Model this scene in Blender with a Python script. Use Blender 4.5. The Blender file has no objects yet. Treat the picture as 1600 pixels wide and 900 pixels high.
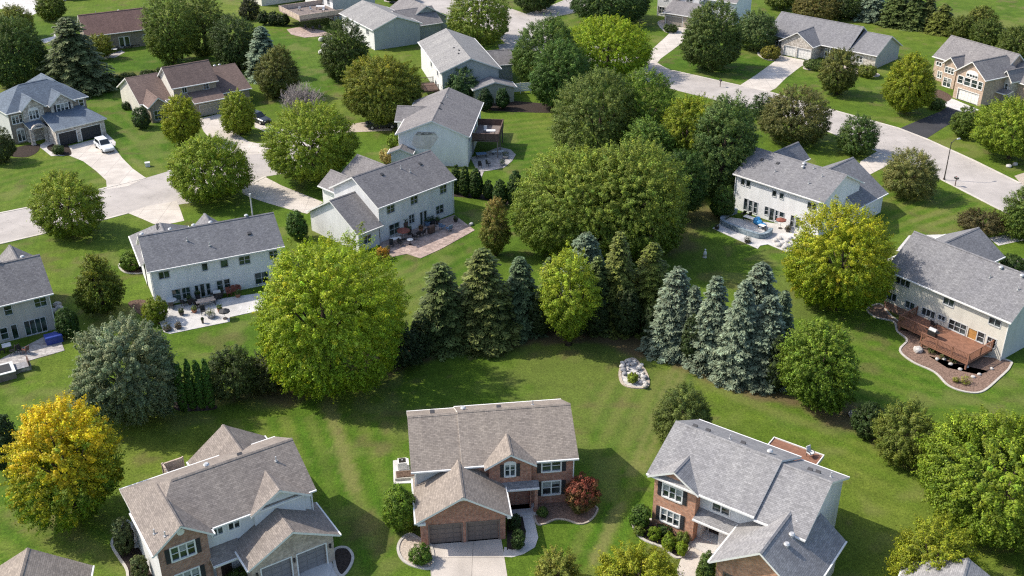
import bpy, bmesh, math, random
import numpy as np
from mathutils import Vector
R = math.radians
random.seed(7)
scn = bpy.context.scene
COL = scn.collection

# ------------------------------------------------------------------ camera
HC, FPX, PITCH = 60.0, 1684.64, R(27.7144)
cam_d = bpy.data.cameras.new('camera'); cam = bpy.data.objects.new('camera', cam_d); COL.objects.link(cam)
cam.location = (0, 0, HC); cam.rotation_euler = (math.pi/2 - PITCH, 0, 0)
cam_d.sensor_width = 36; cam_d.lens = 36*FPX/1600; cam_d.clip_start = 1; cam_d.clip_end = 5000
scn.camera = cam
SP, CP = math.sin(PITCH), math.cos(PITCH)

def at(px, py, z=0.0):
    """photo pixel (1600x900) -> world point at height z"""
    u, v = (px-800)/FPX, (py-450)/FPX
    d = (u, CP - v*SP, -SP - v*CP); t = (z-HC)/d[2]
    return (d[0]*t, d[1]*t, z)

def depth(X, Y, Z): return Y*CP - (Z-HC)*SP
def rowof(X, Y, Z): return 450 - FPX*(Y*SP + (Z-HC)*CP)/depth(X, Y, Z)

# ------------------------------------------------------------------ world / light
SUN = Vector((7.6, -1.55, -7.7)).normalized()
w = bpy.data.worlds.new('World'); scn.world = w; w.use_nodes = True
nt = w.node_tree; nt.nodes.clear()
sky = nt.nodes.new('ShaderNodeTexSky'); sky.sky_type = 'NISHITA'; sky.sun_disc = False
sky.sun_elevation = math.asin(-SUN.z); sky.sun_rotation = math.atan2(-SUN.x, -SUN.y)
sky.air_density = 1.0; sky.dust_density = 2.0; sky.ozone_density = 1.0
bg = nt.nodes.new('ShaderNodeBackground'); bg.inputs[1].default_value = 0.15
out = nt.nodes.new('ShaderNodeOutputWorld')
nt.links.new(sky.outputs[0], bg.inputs[0]); nt.links.new(bg.outputs[0], out.inputs[0])
sl = bpy.data.lights.new('sun', 'SUN'); sl.energy = 3.3; sl.angle = R(0.6); sl.color = (1.0, 0.925, 0.80)
so = bpy.data.objects.new('sun', sl); COL.objects.link(so); so.location = (-60, 80, 120)
so.rotation_euler = SUN.to_track_quat('-Z', 'Y').to_euler()
scn.view_settings.view_transform = 'Standard'; scn.view_settings.look = 'None'
scn.view_settings.exposure = 0.70; scn.view_settings.gamma = 1.0; scn.view_settings.use_curve_mapping = False
scn.render.engine = 'CYCLES'
try:
    scn.cycles.max_bounces = 6; scn.cycles.diffuse_bounces = 3; scn.cycles.glossy_bounces = 2
    scn.cycles.transmission_bounces = 3; scn.cycles.transparent_max_bounces = 4
    scn.cycles.use_denoising = False; scn.cycles.filter_width = 1.2; scn.cycles.sample_clamp_indirect = 4
except Exception: pass

# ------------------------------------------------------------------ materials
class NT:
    def __init__(s, name):
        s.m = bpy.data.materials.new(name); s.m.use_nodes = True; s.t = s.m.node_tree
        s.p = s.t.nodes['Principled BSDF']; s.o = s.t.nodes['Material Output']
    def n(s, typ, **kw):
        nd = s.t.nodes.new(typ)
        for k, v in kw.items():
            if k.startswith('i_'): nd.inputs[k[2:].replace('_', ' ')].default_value = v
            else: setattr(nd, k, v)
        return nd
    def l(s, a, b): s.t.links.new(a, b)
    def ramp(s, fac, stops):
        r = s.n('ShaderNodeValToRGB'); s.l(fac, r.inputs[0]); e = r.color_ramp.elements
        while len(e) < len(stops): e.new(.5)
        for q, (p, c) in zip(e, stops): q.position = p; q.color = (*c, 1) if len(c) == 3 else c
        return r.outputs[0]
    def mix(s, fac, a, b, mode='MIX'):
        x = s.n('ShaderNodeMix', data_type='RGBA', blend_type=mode)
        for i, v in ((0, fac), (6, a), (7, b)):
            if hasattr(v, 'is_output'): s.l(v, x.inputs[i])
            elif i == 0: x.inputs[0].default_value = v
            else: x.inputs[i].default_value = (*v, 1)
        return x.outputs[2]
    def noise(s, vec, scale, detail=3, rough=.55):
        x = s.n('ShaderNodeTexNoise'); x.inputs['Scale'].default_value = scale; x.inputs['Detail'].default_value = detail
        x.inputs['Roughness'].default_value = rough
        if vec is not None: s.l(vec, x.inputs['Vector'])
        return x.outputs[0]
    def bump(s, h, strength=.3, dist=.02):
        b = s.n('ShaderNodeBump'); b.inputs['Strength'].default_value = strength; b.inputs['Distance'].default_value = dist
        s.l(h, b.inputs['Height']); s.l(b.outputs[0], s.p.inputs['Normal'])
    def obj(s): return s.n('ShaderNodeTexCoord').outputs['Object']
    def uv(s): return s.n('ShaderNodeTexCoord').outputs['UV']
    def scaled(s, vec, sc):
        m = s.n('ShaderNodeMapping'); m.inputs['Scale'].default_value = sc; s.l(vec, m.inputs['Vector']); return m.outputs[0]
    def fin(s, col=None, rough=.8, spec=.3):
        if col is not None:
            if hasattr(col, 'is_output'): s.l(col, s.p.inputs['Base Color'])
            else: s.p.inputs['Base Color'].default_value = (*col, 1)
        s.p.inputs['Roughness'].default_value = rough
        s.p.inputs['Specular IOR Level'].default_value = spec
        return s.m

def mul(c, k): return tuple(min(1, v*k) for v in c)

def m_plain(name, c, rough=.6, spec=.4, var=.15, sc=3.0, metal=0):
    t = NT(name); n = t.noise(t.obj(), sc, 4)
    col = t.ramp(n, [(.3, mul(c, 1-var)), (.7, mul(c, 1+var))]); t.p.inputs['Metallic'].default_value = metal
    return t.fin(col, rough, spec)

def m_shingle(name, c, warm=0.0):
    t = NT(name); uv = t.uv()
    b = t.n('ShaderNodeTexBrick'); t.l(uv, b.inputs['Vector'])
    b.offset = .5; b.inputs['Scale'].default_value = 1; b.inputs['Brick Width'].default_value = .34
    b.inputs['Row Height'].default_value = .15; b.inputs['Mortar Size'].default_value = .012; b.inputs['Bias'].default_value = 0
    b.inputs['Color1'].default_value = (*mul(c, .84), 1); b.inputs['Color2'].default_value = (*mul(c, 1.17), 1)
    b.inputs['Mortar'].default_value = (*mul(c, .62), 1)
    st = t.noise(t.scaled(uv, (1.1, .12, 1)), 1.0, 4)
    big = t.noise(uv, .28, 4)
    fine = t.noise(uv, 4.5, 3, .7)
    c1 = t.mix(1.0, b.outputs[0], t.ramp(st, [(.3, (.88, .88, .89)), (.7, (1.10, 1.10, 1.09))]), 'MULTIPLY')
    c2 = t.mix(1.0, c1, t.ramp(big, [(.3, (.90, .90, .92)), (.72, (1.08, 1.08, 1.07))]), 'MULTIPLY')
    c3 = t.mix(1.0, c2, t.ramp(fine, [(.3, (.80, .80, .81)), (.7, (1.18, 1.17, 1.16))]), 'MULTIPLY')
    t.bump(b.outputs[1], -.5, .015)
    return t.fin(c3, .95, .15)

def m_siding(name, c, step=.13):
    t = NT(name); ob = t.obj()
    sx = t.n('ShaderNodeSeparateXYZ'); t.l(ob, sx.inputs[0])
    mth = t.n('ShaderNodeMath', operation='FRACT'); d = t.n('ShaderNodeMath', operation='DIVIDE'); d.inputs[1].default_value = step
    t.l(sx.outputs[2], d.inputs[0]); t.l(d.outputs[0], mth.inputs[0])
    line = t.ramp(mth.outputs[0], [(0, (.72,)*3), (.12, (.97,)*3), (1, (1.0,)*3)])
    n = t.noise(t.scaled(ob, (1, 1, .25)), 1.3, 5)
    c1 = t.mix(1.0, line, t.ramp(n, [(.25, mul(c, .86)), (.75, mul(c, 1.06))]), 'MULTIPLY')
    t.bump(mth.outputs[0], .35, .012)
    return t.fin(c1, .6, .3)

def m_brick(name, a, b_, mortar=(.36, .32, .28), bw=.22, bh=.075, ms=.012):
    t = NT(name); uv = t.uv()
    b = t.n('ShaderNodeTexBrick'); t.l(uv, b.inputs['Vector']); b.inputs['Scale'].default_value = 1
    b.inputs['Brick Width'].default_value = bw; b.inputs['Row Height'].default_value = bh; b.inputs['Mortar Size'].default_value = ms
    b.inputs['Color1'].default_value = (*a, 1); b.inputs['Color2'].default_value = (*b_, 1); b.inputs['Mortar'].default_value = (*mortar, 1)
    n = t.noise(uv, 3.0, 4); n2 = t.noise(uv, .8, 3)
    c = t.mix(1.0, b.outputs[0], t.ramp(n, [(.3, (.7, .68, .67)), (.72, (1.3, 1.27, 1.22))]), 'MULTIPLY')
    c = t.mix(1.0, c, t.ramp(n2, [(.3, (.85,)*3), (.72, (1.13,)*3)]), 'MULTIPLY')
    t.bump(b.outputs[1], -.5, .012)
    return t.fin(c, .9, .2)

def m_stone(name, cs, scale=2.6):
    t = NT(name); uv = t.uv(); sv = t.scaled(uv, (1, 1.7, 1))
    v = t.n('ShaderNodeTexVoronoi'); v.inputs['Scale'].default_value = scale; t.l(sv, v.inputs['Vector'])
    sp = t.n('ShaderNodeSeparateColor'); t.l(v.outputs['Color'], sp.inputs[0])
    col = t.ramp(sp.outputs[0], [(0, cs[0]), (.5, cs[1]), (1, cs[2])])
    e = t.n('ShaderNodeTexVoronoi', feature='DISTANCE_TO_EDGE'); e.inputs['Scale'].default_value = scale; t.l(sv, e.inputs['Vector'])
    edge = t.ramp(e.outputs['Distance'], [(.0, (.45,)*3), (.07, (1,)*3)])
    c = t.mix(1.0, col, edge, 'MULTIPLY')
    t.bump(e.outputs['Distance'], .5, .04)
    return t.fin(c, .9, .2)

def m_concrete(name, c, joint=3.2, jd=.6, stain=.2):
    t = NT(name); ob = t.obj(); n = t.noise(ob, .45, 6, .6); n2 = t.noise(ob, 9, 3, .7); n3 = t.noise(ob, .13, 3)
    c1 = t.ramp(n, [(.3, mul(c, 1-stain)), (.7, mul(c, 1+stain*.5))])
    c2 = t.mix(1.0, c1, t.ramp(n2, [(.3, (.88,)*3), (.7, (1.1,)*3)]), 'MULTIPLY')
    c2 = t.mix(1.0, c2, t.ramp(n3, [(.35, (.9, .89, .88)), (.65, (1.04,)*3)]), 'MULTIPLY')
    if joint:
        b = t.n('ShaderNodeTexBrick'); t.l(t.uv(), b.inputs['Vector']); b.offset = 0; b.inputs['Scale'].default_value = 1
        b.inputs['Brick Width'].default_value = joint; b.inputs['Row Height'].default_value = joint; b.inputs['Mortar Size'].default_value = .03
        b.inputs['Color1'].default_value = (1, 1, 1, 1); b.inputs['Color2'].default_value = (.95, .95, .95, 1); b.inputs['Mortar'].default_value = (jd, jd, jd, 1)
        c2 = t.mix(1.0, c2, b.outputs[0], 'MULTIPLY')
    t.bump(n2, .15, .01)
    return t.fin(c2, .9, .2)

def m_road(name, c):
    t = NT(name); ob = t.obj(); n = t.noise(ob, .22, 6, .65); n2 = t.noise(ob, 14, 3, .7)
    c1 = t.ramp(n, [(.28, mul(c, .74)), (.72, mul(c, 1.12))])
    c2 = t.mix(1.0, c1, t.ramp(n2, [(.3, (.85,)*3), (.7, (1.13,)*3)]), 'MULTIPLY')
    v = t.n('ShaderNodeTexVoronoi', feature='DISTANCE_TO_EDGE'); v.inputs['Scale'].default_value = .09
    wv = t.n('ShaderNodeVectorMath', operation='ADD'); sc = t.n('ShaderNodeVectorMath', operation='SCALE'); sc.inputs['Scale'].default_value = 5
    nz = t.n('ShaderNodeTexNoise'); nz.inputs['Scale'].default_value = .35; nz.inputs['Detail'].default_value = 4; t.l(ob, nz.inputs['Vector'])
    t.l(nz.outputs['Color'], sc.inputs[0]); t.l(ob, wv.inputs[0]); t.l(sc.outputs[0], wv.inputs[1]); t.l(wv.outputs[0], v.inputs['Vector'])
    cr = t.ramp(v.outputs['Distance'], [(0, (.80,)*3), (.003, (.9,)*3), (.006, (1,)*3)])
    c3 = t.mix(1.0, c2, cr, 'MULTIPLY')
    return t.fin(c3, .92, .15)

def m_lawn():
    t = NT('lawn_grass'); ob = t.obj()
    at_ = t.n('ShaderNodeAttribute', attribute_name='Mask'); sp = t.n('ShaderNodeSeparateColor'); t.l(at_.outputs['Color'], sp.inputs[0])
    big = t.noise(ob, .045, 4, .6); mid = t.noise(ob, .5, 5, .65); fin_ = t.noise(t.scaled(ob, (1, .8, 1)), 4.5, 4, .75); vf = t.noise(ob, 8.5, 3, .8)
    c = t.ramp(big, [(.30, (.058, .108, .010)), (.5, (.085, .134, .015)), (.70, (.120, .152, .025))])
    c = t.mix(1.0, c, t.ramp(mid, [(.28, (.70, .74, .66)), (.72, (1.30, 1.25, 1.28))]), 'MULTIPLY')
    c = t.mix(1.0, c, t.ramp(fin_, [(.28, (.55, .58, .52)), (.72, (1.44, 1.40, 1.44))]), 'MULTIPLY')
    c = t.mix(1.0, c, t.ramp(vf, [(.25, (.52,)*3), (.75, (1.5,)*3)]), 'MULTIPLY')
    # mowing passes: soft lighter and darker bands
    wv = t.n('ShaderNodeTexWave'); wv.inputs['Scale'].default_value = .33; wv.inputs['Distortion'].default_value = 1.2
    wv.inputs['Detail'].default_value = 2; wv.inputs['Detail Scale'].default_value = .4
    mp = t.n('ShaderNodeMapping'); mp.inputs['Rotation'].default_value = (0, 0, R(-16)); t.l(ob, mp.inputs['Vector']); t.l(mp.outputs[0], wv.inputs['Vector'])
    c = t.mix(1.0, c, t.ramp(wv.outputs[0], [(.2, (.965, .97, .96)), (.8, (1.03, 1.03, 1.03))]), 'MULTIPLY')
    c = t.mix(sp.outputs[2], c, t.mix(1.0, c, (.58, .84, .55), 'MULTIPLY'))
    pale = t.mix(1.0, t.ramp(fin_, [(.3, (.7,)*3), (.7, (1.25,)*3)]), (.165, .165, .055), 'MULTIPLY')
    c = t.mix(sp.outputs[1], c, pale)
    br = t.mix(1.0, t.ramp(fin_, [(.28, (.55,)*3), (.72, (1.4,)*3)]), (.125, .088, .048), 'MULTIPLY')
    c = t.mix(sp.outputs[0], c, br)
    h = t.mix(.5, fin_, vf)
    t.bump(h, .7, .06)
    return t.fin(c, .9, .12)

def m_leaf(name='leaves', trans=.32):
    t = NT(name); a = t.n('ShaderNodeAttribute', attribute_name='Col')
    t.p.inputs['Roughness'].default_value = .55; t.p.inputs['Specular IOR Level'].default_value = .25
    t.l(a.outputs['Color'], t.p.inputs['Base Color'])
    tr = t.n('ShaderNodeBsdfTranslucent'); t.l(a.outputs['Color'], tr.inputs[0])
    mx = t.n('ShaderNodeMixShader'); mx.inputs[0].default_value = trans
    t.l(t.p.outputs[0], mx.inputs[1]); t.l(tr.outputs[0], mx.inputs[2]); t.l(mx.outputs[0], t.o.inputs[0])
    return t.m

def m_glass(name, c):
    t = NT(name); n = t.noise(t.obj(), 1.1, 2)
    t.p.inputs['Coat Weight'].default_value = .6
    return t.fin(t.ramp(n, [(.38, mul(c, .35)), (.62, mul(c, 1.6))]), .08, .5)

M = {}
M['frame'] = m_plain('window_frame_grey', (.48, .49, .50), .6, .3, .05)
M['white'] = m_plain('white_paint', (.72, .71, .69), .5, .4, .05)
M['soffit'] = m_plain('soffit_paint', (.62, .61, .59), .6, .3, .05)
M['glass'] = m_glass('window_glass', (.035, .048, .052))
M['glassg'] = m_glass('window_glass_green', (.03, .055, .045))
M['blind'] = m_plain('window_blind', (.30, .32, .32), .5, .4, .2, 6)
M['shutter'] = m_plain('shutter_paint', (.035, .036, .04), .6, .3)
M['dark'] = m_plain('dark_recess', (.02, .018, .016), .8, .2)
M['garbrown'] = m_plain('garage_door_brown', (.16, .125, .112), .5, .4, .06)
M['gargrey'] = m_plain('garage_door_grey', (.21, .20, .205), .5, .4, .06)
M['gardark'] = m_plain('garage_door_dark', (.03, .034, .04), .5, .4, .06)
M['garwhite'] = m_plain('garage_door_white', (.7, .69, .67), .5, .4, .05)
M['gartan'] = m_plain('garage_door_tan', (.36, .32, .27), .5, .4, .05)
M['door'] = m_plain('front_door', (.05, .03, .022), .5, .4)
M['metal'] = m_plain('vent_metal', (.5, .5, .5), .45, .5, .1, metal=.3)
M['ventdark'] = m_plain('vent_dark', (.05, .05, .055), .6, .4)
M['sh_taupe'] = m_shingle('shingles_taupe', (.275, .236, .202))
M['sh_taupe2'] = m_shingle('shingles_weathered_taupe', (.25, .218, .194))
M['sh_grey'] = m_shingle('shingles_grey', (.265, .26, .262))
M['sh_slate'] = m_shingle('shingles_slate', (.205, .203, .212))
M['sh_mid'] = m_shingle('shingles_mid_grey', (.215, .204, .204))
M['sh_blue'] = m_shingle('shingles_blue_grey', (.135, .165, .205))
M['sh_brown'] = m_shingle('shingles_brown', (.175, .128, .112))
M['sh_rust'] = m_shingle('shingles_rust', (.215, .135, .115))
M['sh_light'] = m_shingle('shingles_light_grey', (.27, .265, .26))
M['si_white'] = m_siding('siding_white', (.70, .70, .70))
M['si_blue'] = m_siding('siding_pale_blue', (.79, .79, .795))
M['si_blue2'] = m_siding('siding_cool_white', (.81, .81, .805))
M['si_grey'] = m_siding('siding_grey', (.42, .44, .44))
M['si_greyl'] = m_siding('siding_light_grey', (.54, .55, .55))
M['si_cream'] = m_siding('siding_cream', (.66, .63, .56))
M['si_taupe'] = m_siding('siding_taupe', (.48, .45, .42))
M['si_tan'] = m_siding('siding_tan', (.34, .28, .22))
M['si_sage'] = m_siding('siding_sage', (.42, .44, .37))
M['br_red'] = m_brick('brick_red', (.31, .09, .05), (.46, .175, .10))
M['br_orange'] = m_brick('brick_orange', (.47, .19, .10), (.62, .29, .165))
M['br_brown'] = m_brick('brick_brown', (.26, .105, .075), (.40, .19, .13))
M['br_tan'] = m_brick('brick_tan', (.40, .335, .28), (.54, .46, .40))
M['br_pink'] = m_brick('brick_pink_tan', (.42, .30, .22), (.58, .44, .35))
M['br_dk'] = m_brick('brick_dark_tan', (.20, .165, .13), (.30, .25, .20))
M['stone'] = m_stone('stone_grey', [(.16, .15, .145), (.33, .31, .29), (.52, .49, .45)])
M['stonel'] = m_stone('stone_pale', [(.36, .32, .28), (.54, .49, .44), (.68, .63, .57)], 2.2)
M['stucco'] = m_plain('stucco_pale', (.52, .49, .45), .9, .2, .12)
M['conc'] = m_concrete('concrete_drive', (.56, .51, .46))
M['conc2'] = m_concrete('concrete_pale', (.60, .58, .56), 2.4, .75, .2)
M['patioc'] = m_concrete('patio_concrete', (.60, .585, .57), 2.6, .8, .28)
M['kerb'] = m_concrete('kerb_concrete', (.55, .51, .46), 0)
M['road'] = m_road('street_surface', (.43, .395, .37))
M['asph'] = m_road('drive_asphalt', (.055, .055, .06))
M['asphg'] = m_road('drive_grey_asphalt', (.30, .29, .285))
M['paver'] = m_brick('patio_pavers', (.30, .225, .20), (.46, .36, .32), (.3, .26, .24), .5, .3, .02)
M['paverg'] = m_brick('patio_pavers_grey', (.30, .285, .28), (.48, .46, .45), (.32, .3, .3), .6, .4, .02)
M['mulch'] = m_plain('mulch_brown', (.10, .068, .052), .95, .1, .6, 6)
M['mulchd'] = m_plain('mulch_dark', (.045, .035, .03), .95, .1, .5, 6)
M['gravel'] = m_plain('gravel_tan', (.42, .36, .30), .95, .1, .35, 7)
M['gravelr'] = m_plain('bark_pink', (.20, .135, .105), .95, .1, .5, 6)
M['edge'] = m_plain('edging_stone', (.46, .43, .39), .85, .2, .12)
M['rock'] = m_plain('rock_pale', (.50, .48, .46), .9, .2, .3, 2.5)
M['rockg'] = m_plain('rock_grey', (.27, .27, .285), .9, .2, .3, 2.5)
M['bark'] = m_plain('bark', (.085, .065, .05), .95, .1, .4, 5)
M['twig'] = m_plain('bare_twigs', (.30, .265, .255), .9, .1, .25, 4)
M['leaf'] = m_leaf('leaves', .40)
M['needle'] = m_leaf('needles', .12)
M['wood'] = m_plain('deck_wood_red', (.235, .118, .078), .75, .25, .22, 2)
M['woodd'] = m_plain('deck_wood_dark', (.13, .085, .07), .8, .2, .25, 2)
M['woodp'] = m_plain('deck_wood_pale', (.50, .40, .33), .8, .2, .2, 2)
M['woodg'] = m_plain('deck_wood_grey', (.20, .165, .15), .8, .2, .25, 2)
M['black'] = m_plain('black_metal', (.022, .022, .024), .45, .5)
M['iron'] = m_plain('dark_bronze', (.06, .05, .045), .5, .5)
M['blue'] = m_plain('blue_tarp', (.03, .24, .52), .5, .4, .35, 5)
M['bluebox'] = m_plain('blue_plastic', (.025, .05, .26), .5, .4, .15)
M['redb'] = m_plain('red_brown_paint', (.22, .07, .05), .6, .3, .2)
M['terra'] = m_plain('terracotta', (.34, .16, .10), .8, .2)
M['cloth'] = m_plain('pale_cushion', (.62, .62, .62), .8, .2, .08)
M['bluec'] = m_plain('blue_cushion', (.14, .22, .34), .8, .2, .1)
M['seatwall'] = m_stone('seat_wall_stone', [(.12, .17, .21), (.22, .28, .33), (.34, .40, .44)], 3)
M['carwhite'] = m_plain('car_paint_silver', (.62, .64, .66), .25, .6, .02)
M['cardark'] = m_plain('car_paint_dark', (.03, .034, .04), .25, .6, .02)
M['carglass'] = m_plain('car_glass', (.02, .025, .03), .08, .6, .1)
M['tyre'] = m_plain('tyre_rubber', (.02, .02, .02), .8, .2)
M['lampred'] = m_plain('tail_lamp_red', (.35, .02, .02), .3, .5)
M['water'] = m_plain('tub_cover', (.20, .28, .33), .3, .5)
M['lawn'] = m_lawn()

# ------------------------------------------------------------------ helpers
def tag(o, label=None, cat=None, group=None, kind=None):
    if label: o['label'] = label
    if cat: o['category'] = cat
    if group: o['group'] = group
    if kind: o['kind'] = kind
    return o

def empty(name, loc, rz=0, label=None, cat=None, group=None):
    o = bpy.data.objects.new(name, None); COL.objects.link(o); o.location = loc; o.rotation_euler = (0, 0, rz)
    o.empty_display_size = .3
    return tag(o, label, cat, group)

class MB:
    def __init__(s): s.v = []; s.f = []; s.mi = []
    def face(s, pts, mi=0):
        i = len(s.v); s.v += [tuple(p) for p in pts]; s.f.append(tuple(range(i, i+len(pts)))); s.mi.append(mi)
    def box8(s, c, mi=0):
        """c: 4 bottom (ccw) + 4 top points"""
        b, t = c[:4], c[4:]
        s.face(b[::-1], mi); s.face(t, mi)
        for i in range(4):
            j = (i+1) % 4; s.face([b[i], b[j], t[j], t[i]], mi)
    def box(s, x0, x1, y0, y1, z0, z1, mi=0):
        s.box8([(x0, y0, z0), (x1, y0, z0), (x1, y1, z0), (x0, y1, z0), (x0, y0, z1), (x1, y0, z1), (x1, y1, z1), (x0, y1, z1)], mi)
    def prism(s, poly, z0, z1, mi=0):
        s.face([(x, y, z1) for x, y in poly], mi); s.face([(x, y, z0) for x, y in poly[::-1]], mi)
        n = len(poly)
        for i in range(n):
            a, b = poly[i], poly[(i+1) % n]; s.face([(*a, z0), (*b, z0), (*b, z1), (*a, z1)], mi)
    def tube(s, pts, rads, n=7, mi=0, cap=True):
        pts = [Vector(p) for p in pts]; rings = []
        for i, p in enumerate(pts):
            d = (pts[min(i+1, len(pts)-1)] - pts[max(i-1, 0)]).normalized()
            a = d.orthogonal().normalized(); b = d.cross(a)
            r = rads[i] if hasattr(rads, '__len__') else rads
            rings.append([p + (a*math.cos(2*math.pi*k/n) + b*math.sin(2*math.pi*k/n))*r for k in range(n)])
        base = len(s.v)
        for r_ in rings: s.v += [tuple(q) for q in r_]
        for i in range(len(pts)-1):
            for k in range(n):
                a = base+i*n+k; b = base+i*n+(k+1) % n
                s.f.append((a, b, b+n, a+n)); s.mi.append(mi)
        if cap:
            s.f.append(tuple(base+k for k in range(n))[::-1]); s.mi.append(mi)
            s.f.append(tuple(base+(len(pts)-1)*n+k for k in range(n))); s.mi.append(mi)
    def cyl(s, x, y, z0, z1, r, n=12, mi=0, r2=None): s.tube([(x, y, z0), (x, y, z1)], [r, r if r2 is None else r2], n, mi)
    def ball(s, c, r, sub=1, jit=0, rs=None, mi=0):
        bm = bmesh.new(); bmesh.ops.create_icosphere(bm, subdivisions=sub, radius=1)
        rr = r if hasattr(r, '__len__') else (r, r, r); rnd = rs or random
        base = len(s.v)
        for v in bm.verts:
            k = 1 + (rnd.random()-.5)*2*jit
            s.v.append((c[0]+v.co.x*rr[0]*k, c[1]+v.co.y*rr[1]*k, c[2]+v.co.z*rr[2]*k))
        for f in bm.faces: s.f.append(tuple(base+v.index for v in f.verts)); s.mi.append(mi)
        bm.free()
    def build(s, name, mats, parent=None, smooth=False):
        if not isinstance(mats, (list, tuple)): mats = [mats]
        me = bpy.data.meshes.new(name); me.from_pydata(s.v, [], s.f)
        for m in mats: me.materials.append(m)
        if len(mats) > 1: me.polygons.foreach_set('material_index', s.mi)
        uvl = me.uv_layers.new(name='UVMap'); vs = me.vertices
        for p in me.polygons:
            n = p.normal
            if abs(n.z) < .9995:
                t = Vector((-n.y, n.x, 0)).normalized()
            else: t = Vector((1, 0, 0))
            b = n.cross(t)
            for li in p.loop_indices:
                co = vs[me.loops[li].vertex_index].co; uvl.data[li].uv = (co.dot(t), co.dot(b))
        if smooth: me.polygons.foreach_set('use_smooth', [True]*len(me.polygons))
        o = bpy.data.objects.new(name, me); COL.objects.link(o)
        if parent is not None: o.parent = parent
        return o

def copy_tree(o, parent=None):
    c = o.copy(); COL.objects.link(c); c.parent = parent
    for ch in list(o.children): copy_tree(ch, c)
    return c

def smoothpoly(pts, closed=True, n=6):
    out = []; N = len(pts)
    rng = range(N) if closed else range(N-1)
    for i in rng:
        g = (lambda k: pts[k % N]) if closed else (lambda k: pts[max(0, min(N-1, k))])
        p0, p1, p2, p3 = g(i-1), g(i), g(i+1), g(i+2)
        for k in range(n):
            t = k/n
            out.append(tuple(.5*((2*p1[j]) + (-p0[j]+p2[j])*t + (2*p0[j]-5*p1[j]+4*p2[j]-p3[j])*t*t + (-p0[j]+3*p1[j]-3*p2[j]+p3[j])*t**3) for j in range(2)))
    if not closed: out.append(pts[-1])
    return out

def sheet(name, px, z, mat, smooth=False, label=None, cat=None, th=None):
    """flat ground surface with its outline read off the photo"""
    poly = [at(x, y)[:2] for x, y in px]
    if smooth: poly = smoothpoly(poly)
    a = sum(poly[i][0]*poly[(i+1) % len(poly)][1] - poly[(i+1) % len(poly)][0]*poly[i][1] for i in range(len(poly)))
    if a < 0: poly = poly[::-1]
    mb = MB(); n = len(poly)
    mb.face([(x, y, z) for x, y in poly])
    for i in range(n):
        a_, b_ = poly[i], poly[(i+1) % n]; mb.face([(*a_, -.05), (*b_, -.05), (*b_, z), (*a_, z)])
    o = mb.build(name, mat); o['kind'] = 'structure'
    return o

def strip(name, pts, wd, z0, z1, mat, closed=False, kind='structure'):
    """low raised band along a line of world points (kerb, bed edging)"""
    mb = MB(); n = len(pts); P = [Vector((p[0], p[1])) for p in pts]; L = []; Rr = []
    for i in range(n):
        a = P[i-1] if (i or closed) else P[i]; b = P[(i+1) % n] if (i < n-1 or closed) else P[i]
        d = (b-a).normalized(); nn = Vector((-d.y, d.x))*wd/2; L.append(P[i]+nn); Rr.append(P[i]-nn)
    for i in range(n if closed else n-1):
        j = (i+1) % n
        mb.face([(*Rr[i], z1), (*Rr[j], z1), (*L[j], z1), (*L[i], z1)])
        mb.face([(*Rr[i], z0), (*Rr[j], z0), (*Rr[j], z1), (*Rr[i], z1)])
        mb.face([(*L[j], z0), (*L[i], z0), (*L[i], z1), (*L[j], z1)])
    o = mb.build(name, mat)
    if kind: o['kind'] = kind
    return o

# ------------------------------------------------------------------ ground
def seg_d(X, Y, a, b):
    ax, ay = a; bx, by = b; dx, dy = bx-ax, by-ay; L2 = dx*dx+dy*dy
    t = np.clip(((X-ax)*dx + (Y-ay)*dy)/L2, 0, 1); return np.hypot(X-ax-t*dx, Y-ay-t*dy)

def vnoise(X, Y, s, seed):
    rs = np.random.RandomState(seed); g = rs.rand(64, 64); x = X/s; y = Y/s
    xi = np.floor(x).astype(int); yi = np.floor(y).astype(int); fx = x-xi; fy = y-yi
    fx = fx*fx*(3-2*fx); fy = fy*fy*(3-2*fy); G = lambda i, j: g[i % 64, j % 64]
    return (G(xi, yi)*(1-fx)+G(xi+1, yi)*fx)*(1-fy) + (G(xi, yi+1)*(1-fx)+G(xi+1, yi+1)*fx)*fy

xs = np.concatenate([[-1500, -700, -350], np.arange(-170, 170.1, .5), [350, 700, 1500]])
ys = np.concatenate([[-300, -80, 10], np.arange(44, 320.1, .5), [420, 700, 1500, 2600]])
X, Y = np.meshgrid(xs, ys); nz = .55*vnoise(X, Y, 2.2, 1)+.45*vnoise(X, Y, .9, 2)
brown = np.zeros_like(X); pale = np.zeros_like(X); lush = np.zeros_like(X)
def line(mask, pts, wd, soft, k):
    P = [at(*p)[:2] for p in pts]; d = np.full_like(X, 1e9)
    for a, b in zip(P[:-1], P[1:]): d = np.minimum(d, seg_d(X, Y, a, b))
    v = np.clip((wd + soft - d + (nz-.5)*soft*1.6)/soft, 0, 1); v = v*v*(3-2*v)
    np.maximum(mask, v*k, out=mask)
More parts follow.
